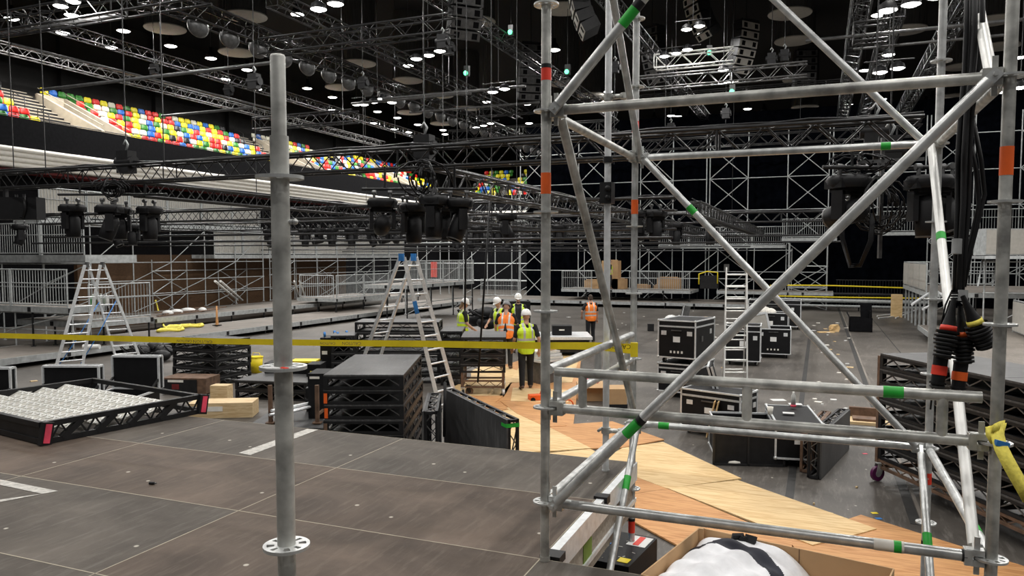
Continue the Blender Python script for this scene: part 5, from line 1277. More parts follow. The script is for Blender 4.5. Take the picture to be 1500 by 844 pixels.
# right side platforms
ZR = .2; XR = 3.75
ya = PX_(1357, 430, XR).y; yb = PX_(1324, 415, XR).y
platform(XR, XR+6.5, ya, yb, ZR, 'raised right platform with sheeted barriers', face='x-'); barrier_run((XR, ya, ZR), (XR, yb, ZR), 'along the raised right platform', sheet=True); barrier_run((XR+.1, yb, ZR), (XR+4, yb, ZR), 'across the far end of the right platform')
for i in range(7):
    y = ya+(yb-ya)*i/6; b = MB(); b.beam((XR+.1, y, FL), (XR+.1, y, ZR-.17), .07); tag(b.build('support_post', 'galv_far'), f'pale post under the raised right platform, {ordw(i)} from the near end', 'post', 'posts under the right platform')
p = Vector((XR-.05, yb+.3, FL)); b = MB(); b.b2((-.42, 0, .003), (.05, .5, 1.1)); tag(b.build('plywood_sheet', 'ply_light', loc=p), 'upright plywood panel at the far corner of the right platform', 'plywood')
platform(3.5, 10, 17.5, ya-.2, -1.02, 'low right riser in front of the raised platform')
XB = 6.1; barrier_run((XB, 22, -1.0), (XB, 30, -1.0), 'on the low right riser', sheet=True)
barrier_run((XB+1.6, 17.8, -1.0), (XB+1.6, 22, -1.0), 'at the right picture edge', sheet=True)
for k, (x0, y0, x1, y1, d0_, d1_) in enumerate(((1336, 446, 1363, 428, 26, 29), (1352, 453, 1392, 434, 27, 30), (1366, 423, 1396, 442, 30, 26))):
    b = MB(); b.tube(PD(x0, y0, d0_), PD(x1, y1, d1_), .045, 8); tag(b.build('loose_tube', 'alu'), f'aluminium brace tube leaning on the right platform, {ordw(k)} from the left', 'tube', 'tubes leaning by the right platform')
# grey cabinets on right gantry
for k, x in enumerate((1443, 1474, 1500)):
    p = PD(x, 374, 27); t = thing('cabinet', f'pale grey cabinet on the right gantry, {ordw(k)} from the left', 'cabinet', p, VZ, 'cabinets on the right gantry')
    b = MB(); b.b2((0, 0, .0), (.70, .7, .95)); b.build('body', 'galv_far', t); b = MB(); b.b2((.03, -.012, .04), (.67, 0, .91)); b.build('door', 'disc', t)
p = PD(1435, 375, 27); platform(p.x-.2, p.x+6, p.y-2.2, p.y+1.5, p.z, 'gantry carrying the pale cabinets', legs=False, th=.1)
scaffold_run((p.x, p.y-1), (p.x+6, p.y-1), -1.0, p.z-.1, [.3, p.z-.2], 'scaffold below the gantry with pale cabinets', brace='zig')
# ladder-like steps by gantry
b = MB(); a = PD(1443, 420, 26); c = PD(1450, 378, 27.5)
ax_ = RT*.25
for s in (-1, 1): b.beam(a+ax_*s, c+ax_*s, .05)
t = thing('steps', 'short metal steps up to the gantry at right', 'steps', (0, 0, 0)); b.build('rails', 'galv_far', t)
for k in range(5): b = MB(); q = a.lerp(c, (k+.5)/5); b.beam(q-ax_, q+ax_, .16, .03); b.build('step', 'galv_far', t)
# lit tubes and clutter on left riser
for k, (x0, y0, x1, y1) in enumerate(((315, 412, 348, 440), (323, 412, 355, 440))):
    a = PX_(x0, y0, X2-.6); c = P(x1, y1, -.66); b = MB(); b.tube(a, c, .05, 8); tag(b.build('fluorescent_tube', 'alu_white'), ['white tube leaning on the second riser, left of a pair', 'white tube leaning on the second riser, right of a pair'][k], 'tube', 'pair of leaning white tubes')
a = P(435, 434, -.66); 
for k in (0, 1):
    b = MB(); b.tube(PX_(431+k*8, 412, X2-.9), P(438+k*9, 435, -.66), .045, 8); tag(b.build('fluorescent_tube', 'alu_white'), ['left', 'right'][k]+' white tube leaning just right of the tall post', 'tube', 'pair of leaning white tubes behind post')
for k, (x, y, m, s) in enumerate(((136, 448, 'green', .18), (148, 447, 'white', .16), (156, 447, 'white', .16))):
    p = P(x, y+4, -.33); small('canister', ['bright green canister on the landing', 'left white canister on the landing', 'right white canister on the landing'][k], 'canister', p, [('body', lambda b: b.lathe([(0, 0), (s*.6, 0), (s*.6, .40), (s*.3, .46), (0, .46)]), m), ('cap', lambda b: b.lathe([(0, .46), (s*.22, .46), (s*.22, .52), (0, .52)]), 'white')])
# yellow ropes on tier
b = MB(); pts = [P(228, 440, -.3), P(232, 455, -.75), P(240, 478, -1.0), P(245, 482, -1.08)]; b.path(pts, .04, 5); tag(b.build('yellow_rope', 'strap'), 'yellow webbing rope trailing down the left risers', 'rope')
for k, (x, y) in enumerate(((250, 485), (262, 480), (280, 479))):
    p = P(x, y, -1.08); b = MB(); rr = random.Random(k); b.path([(.30*math.cos(a)*rr.uniform(.7, 1.2), .5*math.sin(a), .03+.02*(i % 3)) for i, a in enumerate([i*.7 for i in range(14)])], .05, 5); tag(b.build('yellow_rope', 'strap', loc=p), ['left coil of yellow webbing on the lowest riser', 'middle coil of yellow webbing on the lowest riser', 'right coil of yellow webbing on the lowest riser'][k], 'rope')
p = P(318, 477, -1.08); small('traffic_post', 'orange plastic post standing on the lowest left riser', 'post', p, [('post', lambda b: b.lathe([(.06, .02), (.04, .3), (.025, .75), (0, .75)], n=8), 'ply_orange'), ('base', lambda b: b.b2((-.12, -.12, 0), (.12, .12, .03)), 'rubber')])
for k, (x0, y0, x1, y1) in enumerate(((230, 432, 320, 421), (240, 428, 330, 437), (228, 434, 300, 437))):
    a = PX_(x0, 430, X2-.5-.35*k); c = PX_(x1, 430, X2-.9-.5*k); a.z = -.69+.03*k; c.z = -.66+.02*k; b = MB(); b.beam(a, c, .12, .03); tag(b.build('timber_board', 'rust'), f'brown board lying on the second riser, {ordw(k)} of the spread boards', 'board', 'boards on the second riser')
for k, (x, y, s) in enumerate(((245, 441, .25), (258, 443, .3), (275, 442, .35), (296, 440, .2), (410, 440, .3))):
    p = PX_(x, 430, X2-1.0-.2*(k % 3)); p.z = -.70; b = MB(); b.sphere((0, 0, .04), s, s*.7, .12, 8, 5, z0=-.3); tag(b.build('plastic_scrap', 'white', loc=p), f'crumpled white plastic on the second riser, {ordw(k)} from the left', 'litter', 'white plastic on the second riser')
a = P(122, 508, -1.06); c = P(146, 508, -1.06); b = MB(); b.tube(a, c, .07, 8); tag(b.build('white_tube', 'white'), 'short white roll lying on the lowest riser behind the ladder', 'tube')
# boxes on far deck
for k, (x, y, w_, h_) in enumerate(((866, 419, .9, .5), (893, 420, 1.0, 1.7), (905, 420, .8, .6), (978, 420, 1.3, .7), (965, 421, .6, .25), (938, 421, .9, .25))):
    p = PY_(x, y, AY+.8); p.z = -.418; small('cardboard_box', f'far cardboard box pile on the raised deck, {ordw(k)} from the left' if k < 3 else f'far low cardboard piece by the right barriers, {ordw(k-3)} of three', 'box', p, [('carton', lambda b: (b.b2((-w_/2, 0, 0.003), (w_/2, .8, h_)), b.box((0, .3, h_+.03), (w_*.8, .6, .04), rz=.2)), 'card')], rz=0)
p = P(1073, 425, -.4); t = thing('work_cart', 'black cart with yellow hose on the far deck left of the white ladder', 'cart', PD(1038, 423, 44)); b = MB(); b.b2((-.5, 0, 0), (.5, .6, .75)); b.build('body', 'black', t); b = MB(); b.path([(-.55, -.05, .25), (-.55, -.05, .85), (-.1, -.05, 1.0), (.5, -.05, .95), (.5, -.05, .3)], .04, 6); b.build('hose', 'yellow', t)
p = PD(623, 404, 39); t = thing('warning_light', 'red lit board glowing behind the raised gangway barrier', 'light', p); b = MB(); b.b2((-.16, .9, -.1), (.16, 1.0, .7)); b.build('panel', 'red', t)
# ================================================================ TRUSSES
def truss(A, B, s, name, label, group=None, m='truss', chord=.026, fan='zig', bay=None, rails=False):
    A = Vector(A); B = Vector(B); d = B-A; L = d.length; rz = math.atan2(d.y, d.x)
    t = thing(name, label, 'truss', A, rz, group); h = s/2
    for y in (-h, h):
        for z in (-h, h):
            b = MB(); b.tube((0, y, z), (L, y, z), chord, 6); b.build('chord', m, t)
    b = MB(); n = max(2, 2*round(L/(bay or s)/2)); r = chord*.42
    for i in range(n):
        x0, x1 = L*i/n, L*(i+1)/n
        for y in (-h, h):
            b.tube((x0, y, -h if i % 2 else h), (x1, y, h if i % 2 else -h), r, 4, caps=False)
            if fan == 'x': b.tube((x0, y, h if i % 2 else -h), (x1, y, -h if i % 2 else h), r, 4, caps=False)
        for z in (-h, h): b.tube((x0, -h if i % 2 else h, z), (x1, h if i % 2 else -h, z), r, 4, caps=False)
        if i % 8 == 0:
            for z in (-h, h): b.tube((x0, -h, z), (x0, h, z), r*1.4, 4, caps=False)
            for y in (-h, h): b.tube((x0, y, -h), (x0, y, h), r*1.4, 4, caps=False)
    b.build('lacing', m, t)
    return t
def cableloom(t, L, s, n=4, sag=.05, seed=0):
    rr = random.Random(seed)
    for k in range(n):
        b = MB(); y = rr.uniform(-s*.3, s*.3); b.path([(x, y+rr.uniform(-.04, .04), s/2+.03+rr.uniform(-.01, .04)) for x in [L*i/30 for i in range(31)]], .016, 4); b.build('cable', 'rubber', t)
H = lambda h: EYE.z+h
TY = 10.3
xa = PY_(-120, 300, TY).x; xb = PY_(1348, 300, TY).x
t1 = truss((xa, TY, H(1.49)), (xb, TY, H(1.49)), .30, 'lighting_truss', 'long black box truss crossing the whole view behind the tall post'); cableloom(t1, xb-xa, .3, 3, seed=1)
XT2 = PY_(190, 268, TY).x; XT3 = PY_(636, 255, TY).x
t2_ = truss((XT2, TY+.2, H(1.23)), (XT2, 38, H(1.23)), .25, 'lighting_truss', 'black truss running away from the crossing near the left'); cableloom(t2_, 27, .25, 2, seed=2)
t3_ = truss((XT3, TY+.2, H(1.18)), (XT3, 38, H(1.18)), .30, 'lighting_truss', 'black truss running away from the node above the workers'); cableloom(t3_, 27, .3, 3, seed=3)
Z_T = {17: 1.15, 24: 1.16, 31: 1.05, 38: 1.0}
wnm = {17: 'second', 24: 'third', 31: 'fourth', 38: 'fifth'}
for Y, h in Z_T.items():
    xa_ = PY_(60 if Y == 17 else 0, 320, Y).x; xa_ = max(xa_, -28.0); xb_ = PY_({17: 990, 24: 1235, 31: 1000, 38: 1100}[Y], 320, Y).x
    t = truss((xa_, Y, H(h)), (xb_, Y, H(h)), .28, 'lighting_truss', f'black cross truss, {wnm[Y]} from the viewer, over the floor', 'cross trusses over the floor'); cableloom(t, xb_-xa_, .28, 2, seed=Y)
    b = MB(); b.tube((xa_, Y+.1, H(h-.55)), (xb_, Y+.1, H(h-.55)), .035, 6); b.tube((xa_, Y-.35, H(h-.75)), (xb_, Y-.35, H(h-.75)), .03, 6); tag(b.build('hanging_pipe', 'truss'), f'black pipe hanging under the {wnm[Y]} cross truss', 'pipe', 'pipes under the cross trusses')
for k, X in enumerate((-8.8, -2.6, .4)):
    t = truss((X, 17, H(1.05)), (X, 38, H(1.05)), .28, 'lighting_truss', f'black lengthwise truss among the cross trusses, {["left","middle","right"][k]} of three', 'lengthwise trusses over the floor'); cableloom(t, 21, .28, 2, seed=50+k)
# roof trusses
def xt(x0, x1, yref, xref, s, Y, label, m='truss', **kw):
    h = PY_(xref, yref, Y).z; return truss((PY_(x0, yref, Y).x, Y, h), (PY_(x1, yref, Y).x, Y, h), s, 'roof_truss', label, 'roof trusses', m, **kw)
def yt(r, h, x0, x1, s, label, m='truss', **kw):
    X = r*math.cos(YAW)*h; y0 = PX_(x0, 100, X).y if abs(x0-1200) > 60 else x0; y1 = PX_(x1, 100, X).y
    return truss((X, y0, H(h)), (X, y1, H(h)), s, 'roof_truss', label, 'roof trusses', m, **kw)
xt(-100, 300, 37, 0, .5, 15, 'roof truss across the top left corner', chord=.035)
t = yt(-3.37, 9.5, 40, 700, .42, 'roof truss running down over the dark wall above the seats', chord=.03)
t = yt(-2.59, 7.5, 215, 800, .55, 'main cable-laden roof truss slanting from the top left to the centre', chord=.035); cableloom(t, 36, .55, 8, seed=5)
for k in range(26):
    b = MB(); x = 2+k*1.35; b.sphere((x, 0, -.40), .42, .2, .34, 10, 6, z0=-1, z1=.3); b.build('cable_swag', 'truss_grey', t)
yt(-3.95, 9.0, -10, 560, .42, 'roof truss close above the seats at left', 'truss_grey', chord=.03)
yt(-2.16, 8.2, 400, 760, .45, 'roof truss to the right of the main cable truss', chord=.03)
yt(-1.5, 8.6, 620, 900, .45, 'roof truss above the centre', chord=.03)
yt(-.85, 8.8, 850, 1050, .45, 'roof truss over the hanging speakers', chord=.03)
t = yt(.55, 7.6, 1420, 1290, .5, 'steep cable-laden roof truss at right', 'truss', chord=.035); cableloom(t, 30, .5, 7, seed=9)
t = yt(.285, 7.6, 1310, 1262, .5, 'steep roof truss left of the cable-laden one', chord=.035)
t = truss((.95, 20, H(7.4)), (.95, 46, H(7.4)), .5, 'roof_truss', 'dark roof truss above the dark opening', 'roof trusses'); cableloom(t, 26, .5, 8, seed=10)
xt(385, 662, 65, 430, .5, 21, 'short roof truss above the tall post top', chord=.035)
xt(375, 521, 176, 450, .5, 28, 'short roof truss just over the coloured seats', chord=.035)
xt(934, 1182, 123, 934, .42, 27, 'short roof truss seen through the scaffold top', 'truss_grey', chord=.03)
xt(1250, 1300, 48, 1270, .5, 24, 'stub truss between steep roof trusses at right', chord=.035)
xt(660, 905, 190, 800, .45, 33, 'cross roof truss low in the centre distance', chord=.03)
xt(930, 1350, 205, 1100, .45, 36, 'cross roof truss in front of the far scaffold', chord=.03)
xt(700, 1240, 150, 900, .45, 40, 'dim cross roof truss in the centre distance', chord=.03)
t = xt(960, 1075, 88, 1000, .5, 30, 'truss piece coloured pale to look brightly lit beside the hanging speakers', 'alu_white', chord=.035)  # pale instead of black: the light falling on it is put in the colour
def roofpipe(p, q, label, r=.05): b = MB(); b.tube(p, q, r, 6); tag(b.build('roof_pipe', 'truss_grey'), label, 'pipe', 'pipes in the roof')
roofpipe(PX_(16, 64, -26), PX_(400, 160, -26), 'pipe running away over the left seats')
for k, (x0, y0, x1, y1, d) in enumerate(((59, 132, 400, 98, 24), (237, 170, 372, 160, 30), (515, 152, 690, 143, 30), (560, 145, 770, 120, 28), (1180, 60, 1500, 38, 22), (1250, 72, 1480, 60, 26), (0, 50, 171, 23, 22), (600, 165, 790, 158, 36))):
    A = PD(x0, y0, d); B = PY_(x1, y1, A.y); B.z = A.z; roofpipe(A, B, f'thin cross pipe in the roof, {ordw(k)} of eight')
# chains and verticals
def chain(x, y0, y1, d, label, hoist=None, r=.011):
    a = PD(x, y0, d); c = PD(x, y1, d); c.x, c.y = a.x, a.y; 
    t = thing('motor_chain', label, 'chain', (a.x, a.y, 0)); b = MB(); b.tube((0, 0, 14.99), (0, 0, c.z), r, 5); b.build('chain', 'truss', t)
    if hoist:
        z = PD(x, hoist, d).z; b = MB(); b.b2((-.14, -.10, z-.2), (.14, .10, z+.2)); b.tube((-.2, 0, z), (.2, 0, z), .11, 10); b.build('hoist_body', 'black', t)
        b = MB(); b.path([(0, 0, z+.2), (.05, 0, z+.32), (0, 0, z+.4), (-.05, 0, z+.32)], .02, 5); b.build('hook', 'galv_far', t)
ch = [(178, 0, 240, 13.6, 236), (12, 40, 255, 15, None), (61, 90, 255, 14.6, None), (238, 160, 240, 13.2, None), (370, 0, 330, 20, 118), (223, 0, 100, 30, 100), (332, 0, 150, 30, 130), (500, 0, 190, 28, None), (530, 0, 225, 26, 120), (533, 0, 300, 40, None), (577, 0, 200, 36, None), (620, 0, 230, 11.9, 215), (648, 0, 230, 22, 60), (657, 0, 120, 24, 70), (669, 0, 215, 20, None), (757, 0, 180, 30, None), (1132, 0, 95, 27, 85), (1151, 0, 95, 27, 80), (1176, 0, 190, 40, None), (1287, 0, 180, 11, 190), (1310, 0, 200, 10, 220), (985, 0, 200, 34, 185), (1065, 60, 200, 30, 165), (975, 150, 210, 26, None), (1075, 150, 330, 40, None), (684, 225, 375, 18, None), (720, 240, 375, 16, None), (757, 200, 400, 21, None), (900, 180, 240, 28, 100)]
for k, (x, y0, y1, d, h_) in enumerate(ch): chain(x, y0, y1, d, f'{"hoist and lifting chain" if h_ else "thin lifting chain"} from the roof, {ordw(sorted(c_[0] for c_ in ch).index(x)+(1 if (x, y0) == (757, 200) else 0))} from the left', h_)
# hanging lines left of the workers: cables that fall to the floor
for k, (x, y0, x1, y1, d) in enumerate(((684, 280, 681, 455, 17), (721, 250, 700, 560, 15.2), (652, 560, 651, 640, 10))):
    a = PD(x, y0, d); c = PD(x1, y1, d); b = MB(); b.path([a, a.lerp(c, .5), c], .022, 5); tag(b.build('drop_cable', 'rubber'), f'black cable dropping beside the workers, {ordw(k)} from the back', 'cable', 'cables dropping to the floor')
# ================================================================ MOVING HEADS
def head(tilt=0.0, pan=0.0, lens=True):
    t = thing('moving_head', 'proto', 'stage light'); k = 1
    b = MB(); b.box((0, 0, -.055), (.40, .26, .10)); b.box((0, 0, -.12), (.30, .20, .04)); b.build('base', 'plastic', t)
    b = MB(); b.lathe([(.20, -.10), (.235, -.02), (.20, .03), (.0, .04)], n=16); b.build('rain_cover', 'rubber', t)
    y_ = MB()
    for s in (-1, 1): y_.box((.165*s, 0, -.28), (.055, .13, .30)); 
    y_.box((0, 0, -.15), (.36, .13, .045)); yo = y_.build('yoke', 'plastic', t); yo.rotation_euler = (0, 0, pan)
    h = MB(); q = Matrix.Rotation(tilt, 3, 'X')
    h.lathe([(0, .20), (.08, .20), (.125, .12), (.13, -.10), (.115, -.22), (.105, -.225), (.10, -.20)], (0, 0, 0), 16, q); ho = h.build('head', 'plastic', t); ho.location = (0, 0, -.36); ho.rotation_euler = (0, 0, pan)
    l = MB(); l.lathe([(0, -.185), (.05, -.205), (.098, -.20), (.10, -.19)], (0, 0, 0), 16, q); lo = l.build('lens', 'glass', ho)
    l = MB(); l.lathe([(.098, -.20), (.112, -.20), (.118, -.235), (.10, -.235)], (0, 0, 0), 16, q); lo = l.build('lens_ring', 'truss_grey', ho)
    for s in (-1, 1): c = MB(); c.tube((.12*s, -.01, .03), (.12*s, -.01, .12), .02, 6); c.tube((.12*s-.03, 0, .12), (.12*s+.03, 0, .12), .035, 8); c.build('clamp', 'truss_grey', t)
    return t
HP = [head(0, 0), head(1.35, .25), head(-.5, 1.2), head(.35, 2.0)]
usedh = [False]*4
def put_head(p, rz, v, label, group=None, s=1.0):
    o = HP[v] if not usedh[v] else dup(HP[v]); usedh[v] = True; o.location = p; o.rotation_euler = (0, 0, rz); o.scale = (s, s, s); tag(o, label, 'stage light', group)
for k, (x, y, v, rz, d) in enumerate(((560, 294, 1, .0, 11.3), (606, 301, 0, .6, 11.9), (635, 290, 0, 1.4, 11.1), (672, 294, 3, 0, 11.2), (600, 300, 2, .3, 13.2), (655, 302, 0, .3, 13))):
    put_head(PD(x, y, d), VZ+rz, v, 'moving light in the cluster above the workers, '+['leftmost with round lens', 'second from the left', 'third from the left', 'rightmost with angled lens', 'half hidden behind the left ones', 'half hidden behind the rightmost'][k], 'cluster of moving lights above the workers')
for k, (x, y, v, rz, d) in enumerate(((106, 302, 0, 1.2, 14.2), (160, 303, 3, 0, 13.4), (175, 306, 0, .3, 14.5), (219, 305, 0, 1.3, 14), (194, 330, 0, .2, 20), (170, 332, 2, .2, 20))):
    put_head(PD(x, y, d), VZ+rz, v, 'moving light under the left truss crossing, '+['leftmost', 'second from the left, lens down', 'third from the left', 'rightmost of the large ones', 'small right one in the back', 'small left one in the back'][k], 'moving lights under the left crossing', s=1.0 if k < 4 else .9)
for k, (x, y, v, rz, d) in enumerate(((1243, 262, 1, .3, 9.0), (1362, 262, 0, .0, 8.6), (1385, 262, 3, 1.5, 8.9))):
    put_head(PD(x, y, d), VZ+rz, v, 'large moving light on the right truss end, '+['left one with lens ring showing', 'middle one facing down', 'right one behind the back scaffold post'][k], 'moving lights on the right truss end', s=1.12)
n = 0
for Y, xs in ((24, (395, 447, 467, 486, 515, 545, 565, 580, 700, 730, 820, 870, 990, 1040)), (31, (668, 690, 710, 745, 770, 905)), (17, (742, 935, 960, 30))):
    for x in xs:
        h = Z_T[Y]; d = PY_(x, 340, Y); q = ray(x, 340); dd = Y/q.y; p = Vector((EYE.x+q.x*dd, Y, H(h-.16)))
        put_head(p, R.uniform(0, 3), R.choice([0, 0, 2, 3, 1]), f'small moving light under the {wnm[Y]} cross truss, {ordw(sorted(xs).index(x))} from the left', 'moving lights under the cross trusses', s=1.1)
# cable tangle at nodes
def tangle(p, n, rx, rz_, label, seed=0, r=.010):
    rr = random.Random(seed); t = thing('cable_tangle', label, 'cables', p)
    for k in range(n):
        a0 = rr.uniform(0, 6.28); R1 = rr.uniform(.4, 1); b = MB(); pts = []
        for i in range(14):
            a = math.pi*i/13; pts.append((rx*R1*math.cos(a)*math.cos(a0), rx*R1*math.cos(a)*math.sin(a0), rz_*R1*math.sin(a)*(1 if k % 2 else -1)+rr.uniform(-.02, .02)))
        b.path(pts, r, 5); b.build('cable', 'rubber', t)
    return t
tangle(PD(620, 262, 11.2), 16, .45, .28, 'arching cables over the node above the workers', 3, .013)
tangle(PD(165, 278, 13.6), 14, .42, .22, 'cables bunched at the left truss crossing', 4, .013)
tangle(PD(1290, 300, 9), 22, .42, .35, 'cables bunched at the right truss end', 6)
tangle(PD(1262, 240, 9), 12, .5, .14, 'cables over the right moving lights', 7)
t = thing('cable_loop', 'thick black cable loop hanging below the right truss end', 'cable', PD(1255, 325, 9))
for k in range(4):
    b = MB(); w_ = .15+.012*k; b.path([(-w_*(1 if k else 1), 0, .1), (-w_*.9, 0, -.2), (-w_*.35, .01*k, -.5-.015*k), (w_*.3, 0, -.5-.01*k), (w_*.95, 0, -.22), (w_, 0, .1)], .014, 6); b.build('cable', 'rubber', t)
t = thing('cable_loop', 'flat black cable loop hanging from the box at the far left', 'cable', PD(30, 285, 15))
b = MB(); b.path([(-.12, 0, 0), (-.12, 0, -.28), (-.05, 0, -.45), (.06, 0, -.45), (.12, 0, -.28), (.1, 0, 0)], .03, 6); b.build('cable', 'rubber', t)
p = PD(0, 305, 15); small('dimmer_box', 'black dimmer box hanging under the truss at the left edge', 'box', p, [('box', lambda b: b.b2((-.2, 0, -.22), (.72, .3, .22)), 'plastic'), ('bracket', lambda b: b.b2((.0, .1, .22), (.05, .2, .42)), 'truss')], rz=VZ)
p = PD(1290, 318, 9.2); t = thing('rigging_arm', 'grey rigging arm joining the right moving lights', 'bracket', p, VZ); b = MB(); b.beam((-.35, 0, -.03), (.42, 0, .02), .05); b.beam((.0, 0, .95), (0, 0, -.5), .04); b.build('arm', 'truss_grey', t); b = MB(); b.beam((-.3, 0, .66), (.5, 0, .70), .04); b.beam((-.2, .1, .60), (.6, .1, .62), .03); b.build('upper_arm', 'truss_grey', t)
# bright work lights
def work_light(p, label, n, power=60):
    t = thing('work_light', label, 'lamp', p)
    for k in range(n):
        q = Vector(((k-(n-1)/2)*.42, .05*(k % 2), .08*((k*7) % 3-1))); b = MB(); b.lathe([(.19, 0), (.16, .12), (.05, .2), (0, .2)], q, 14); s = b.build('reflector', 'plastic', t); b = MB(); b.lathe([(.18, .005), (.1, -.03), (0, -.04)], q, 14); b.build('lens', 'lampglass', s)
        area_lamp('lamp_light', q+Vector((0, 0, -.08)), t, power, .3)
    b = MB(); b.tube((-.3*n, 0, .22), (.3*n, 0, .22), .02, 6); b.tube((0, 0, .22), (0, 0, 14.95-p.z), .012, 5); b.build('hanger', 'truss', t)
for x, y, n, d, nm in ((478, 7, 2, 17, 'at the very top left of centre'), (105, 2, 3, 20, 'at the top left corner'), (627, 81, 3, 24, 'above the centre left'), (730, 131, 2, 26, 'left of the tall scaffold post'), (553, 149, 4, 30, 'in a row above the seats end'), (1335, 6, 3, 15, 'big and bright at the top right'), (1302, 77, 1, 24, 'single below the steep trusses'), (1302, 101, 2, 20, 'on the steep truss'), (1060, 100, 1, 26, 'right of the lit truss'), (990, 78, 3, 28, 'over the lit truss'), (1015, 39, 2, 26, 'under the curved speaker array'), (1170, 30, 1, 34, 'dim at the upper middle right'), (708, 184, 3, 40, 'low over the node truss'), (1495, 128, 3, 20, 'behind the right post')):
    work_light(PD(x, y, d), 'bright white work light '+nm, n)
# speaker arrays
def line_array(p, n, rz, curve, label, m='black', face='truss_grey'):
    t = thing('speaker_array', label, 'speaker', p, rz); y = 0; z = 0; a = 0
    for k in range(n):
        b = MB(); q = Euler((a, 0, 0)).to_matrix(); c = Vector((0, y, z)); b.box(c, (1.1, .55, .33), rot=q); s = b.build('cabinet', m, t)
        b = MB(); b.box(c+q @ Vector((0, -.285, 0)), (1.06, .02, .30), rot=q); b.build('grille', face, s)
        for x in (-.33, .33): b = MB(); b.box(c+q @ Vector((x, -.298, 0)), (.2, .012, .2), rot=q); b.build('driver', 'black_matte', s)
        a += curve; z -= .36*math.cos(a); y += .36*math.sin(a)
    b = MB(); b.b2((-.5, -.3, .2), (.5, .3, .28)); b.tube((0, 0, .28), (0, 0, 14.9-p.z), .02, 5); b.build('fly_frame', 'truss', t)
line_array(PD(1018, -12, 32), 6, -.9, .13, 'curved speaker array with pale front at the top centre right', face='disc')
line_array(PD(845, -20, 25), 5, -1.2, .12, 'speaker array cut by the top edge right of the tall post', face='disc')
line_array(PD(778, 72, 36), 7, .6, .06, 'dark speaker array left of the tall scaffold post')
line_array(PD(955, 48, 36), 7, -.5, .08, 'dark speaker array right of the green-banded tube')
line_array(PD(1093, 40, 34), 6, .9, .10, 'speaker array with two pale faces in the right centre', face='disc')
line_array(PD(684, -30, 26), 6, .8, .08, 'dark speaker array high left of the tall post')
line_array(PD(1180, 80, 40), 5, .3, .05, 'dim speaker array over the short roof truss')
for k, (x, y) in enumerate(((1039, 77), (1072, 134), (747, 47), (682, 107), (830, 105))):
    p = PD(x, y, 30); t = thing('indicator_lamp', f'tiny green indicator in the dark roof, {ordw(sorted((1039, 1072, 747, 682, 830)).index(x))} from the left', 'light', p); b = MB(); b.sphere((0, 0, 0), .09, n=8, m=6); b.build('lens', 'led_green', t); b = MB(); b.b2((-.1, .05, -.1), (.1, .2, .3)); b.tube((0, .1, .3), (0, .1, 14.95-p.z), .01, 4); b.build('body', 'truss', t)

# drop bars that carry the moving lights
def light_bar(x0, x1, y, d, ztop, label):
    a = PD(x0, y, d); c = PD(x1, y, d); t = thing('light_bar', label, 'bar', (0, 0, 0)); b = MB(); b.tube(a, c, .024, 8); b.build('bar', 'truss', t)
    for f in (.2, .8): q = a.lerp(c, f); b = MB(); b.tube(q, Vector((q.x, q.y, ztop)), .018, 6); b.build('hanger', 'truss', t)
light_bar(530, 700, 277, 11.35, H(1.34), 'black bar carrying the moving lights above the workers')
light_bar(570, 690, 285, 13.0, H(1.2), 'rear black bar behind the moving lights above the workers')
light_bar(85, 245, 285, 13.9, H(1.34), 'black bar carrying the moving lights under the left crossing')
light_bar(160, 205, 321, 20, H(1.2), 'short bar with two small lights at left')
light_bar(1205, 1420, 245, 8.85, H(1.36), 'bar carrying the large moving lights at the right truss end')
# ================================================================ PEOPLE
def remeshed(b, name, m, parent, vox=.010, smooth=4):
    me = bpy.data.meshes.new(name+'_raw'); me.from_pydata(b.v, [], b.f); me.update()
    bm = bmesh.new(); bm.from_mesh(me); bmesh.ops.recalc_face_normals(bm, faces=bm.faces); bm.to_mesh(me); bm.free()
    t = bpy.data.objects.new(name+'_raw', me); scene.collection.objects.link(t)
    r = t.modifiers.new('r', 'REMESH'); r.mode = 'VOXEL'; r.voxel_size = vox; r.use_smooth_shade = True
    s = t.modifiers.new('s', 'SMOOTH'); s.iterations = smooth; s.factor = .5
    dg = bpy.context.evaluated_depsgraph_get(); dg.update(); m2 = bpy.data.meshes.new_from_object(t.evaluated_get(dg)); bpy.data.objects.remove(t)
    m2.name = name; m2.materials.clear()
    for x in (m if isinstance(m, (list, tuple)) else [m]): m2.materials.append(M[x])
    m2.polygons.foreach_set('use_smooth', [True]*len(m2.polygons))
    o = bpy.data.objects.new(name, m2); scene.collection.objects.link(o); o.parent = parent
    return o
def cap(b, p, q, r1, r2, n=12):
    b.tube(p, q, r1, n, r2); b.sphere(p, r1, n=n, m=8); b.sphere(q, r2, n=n, m=8)
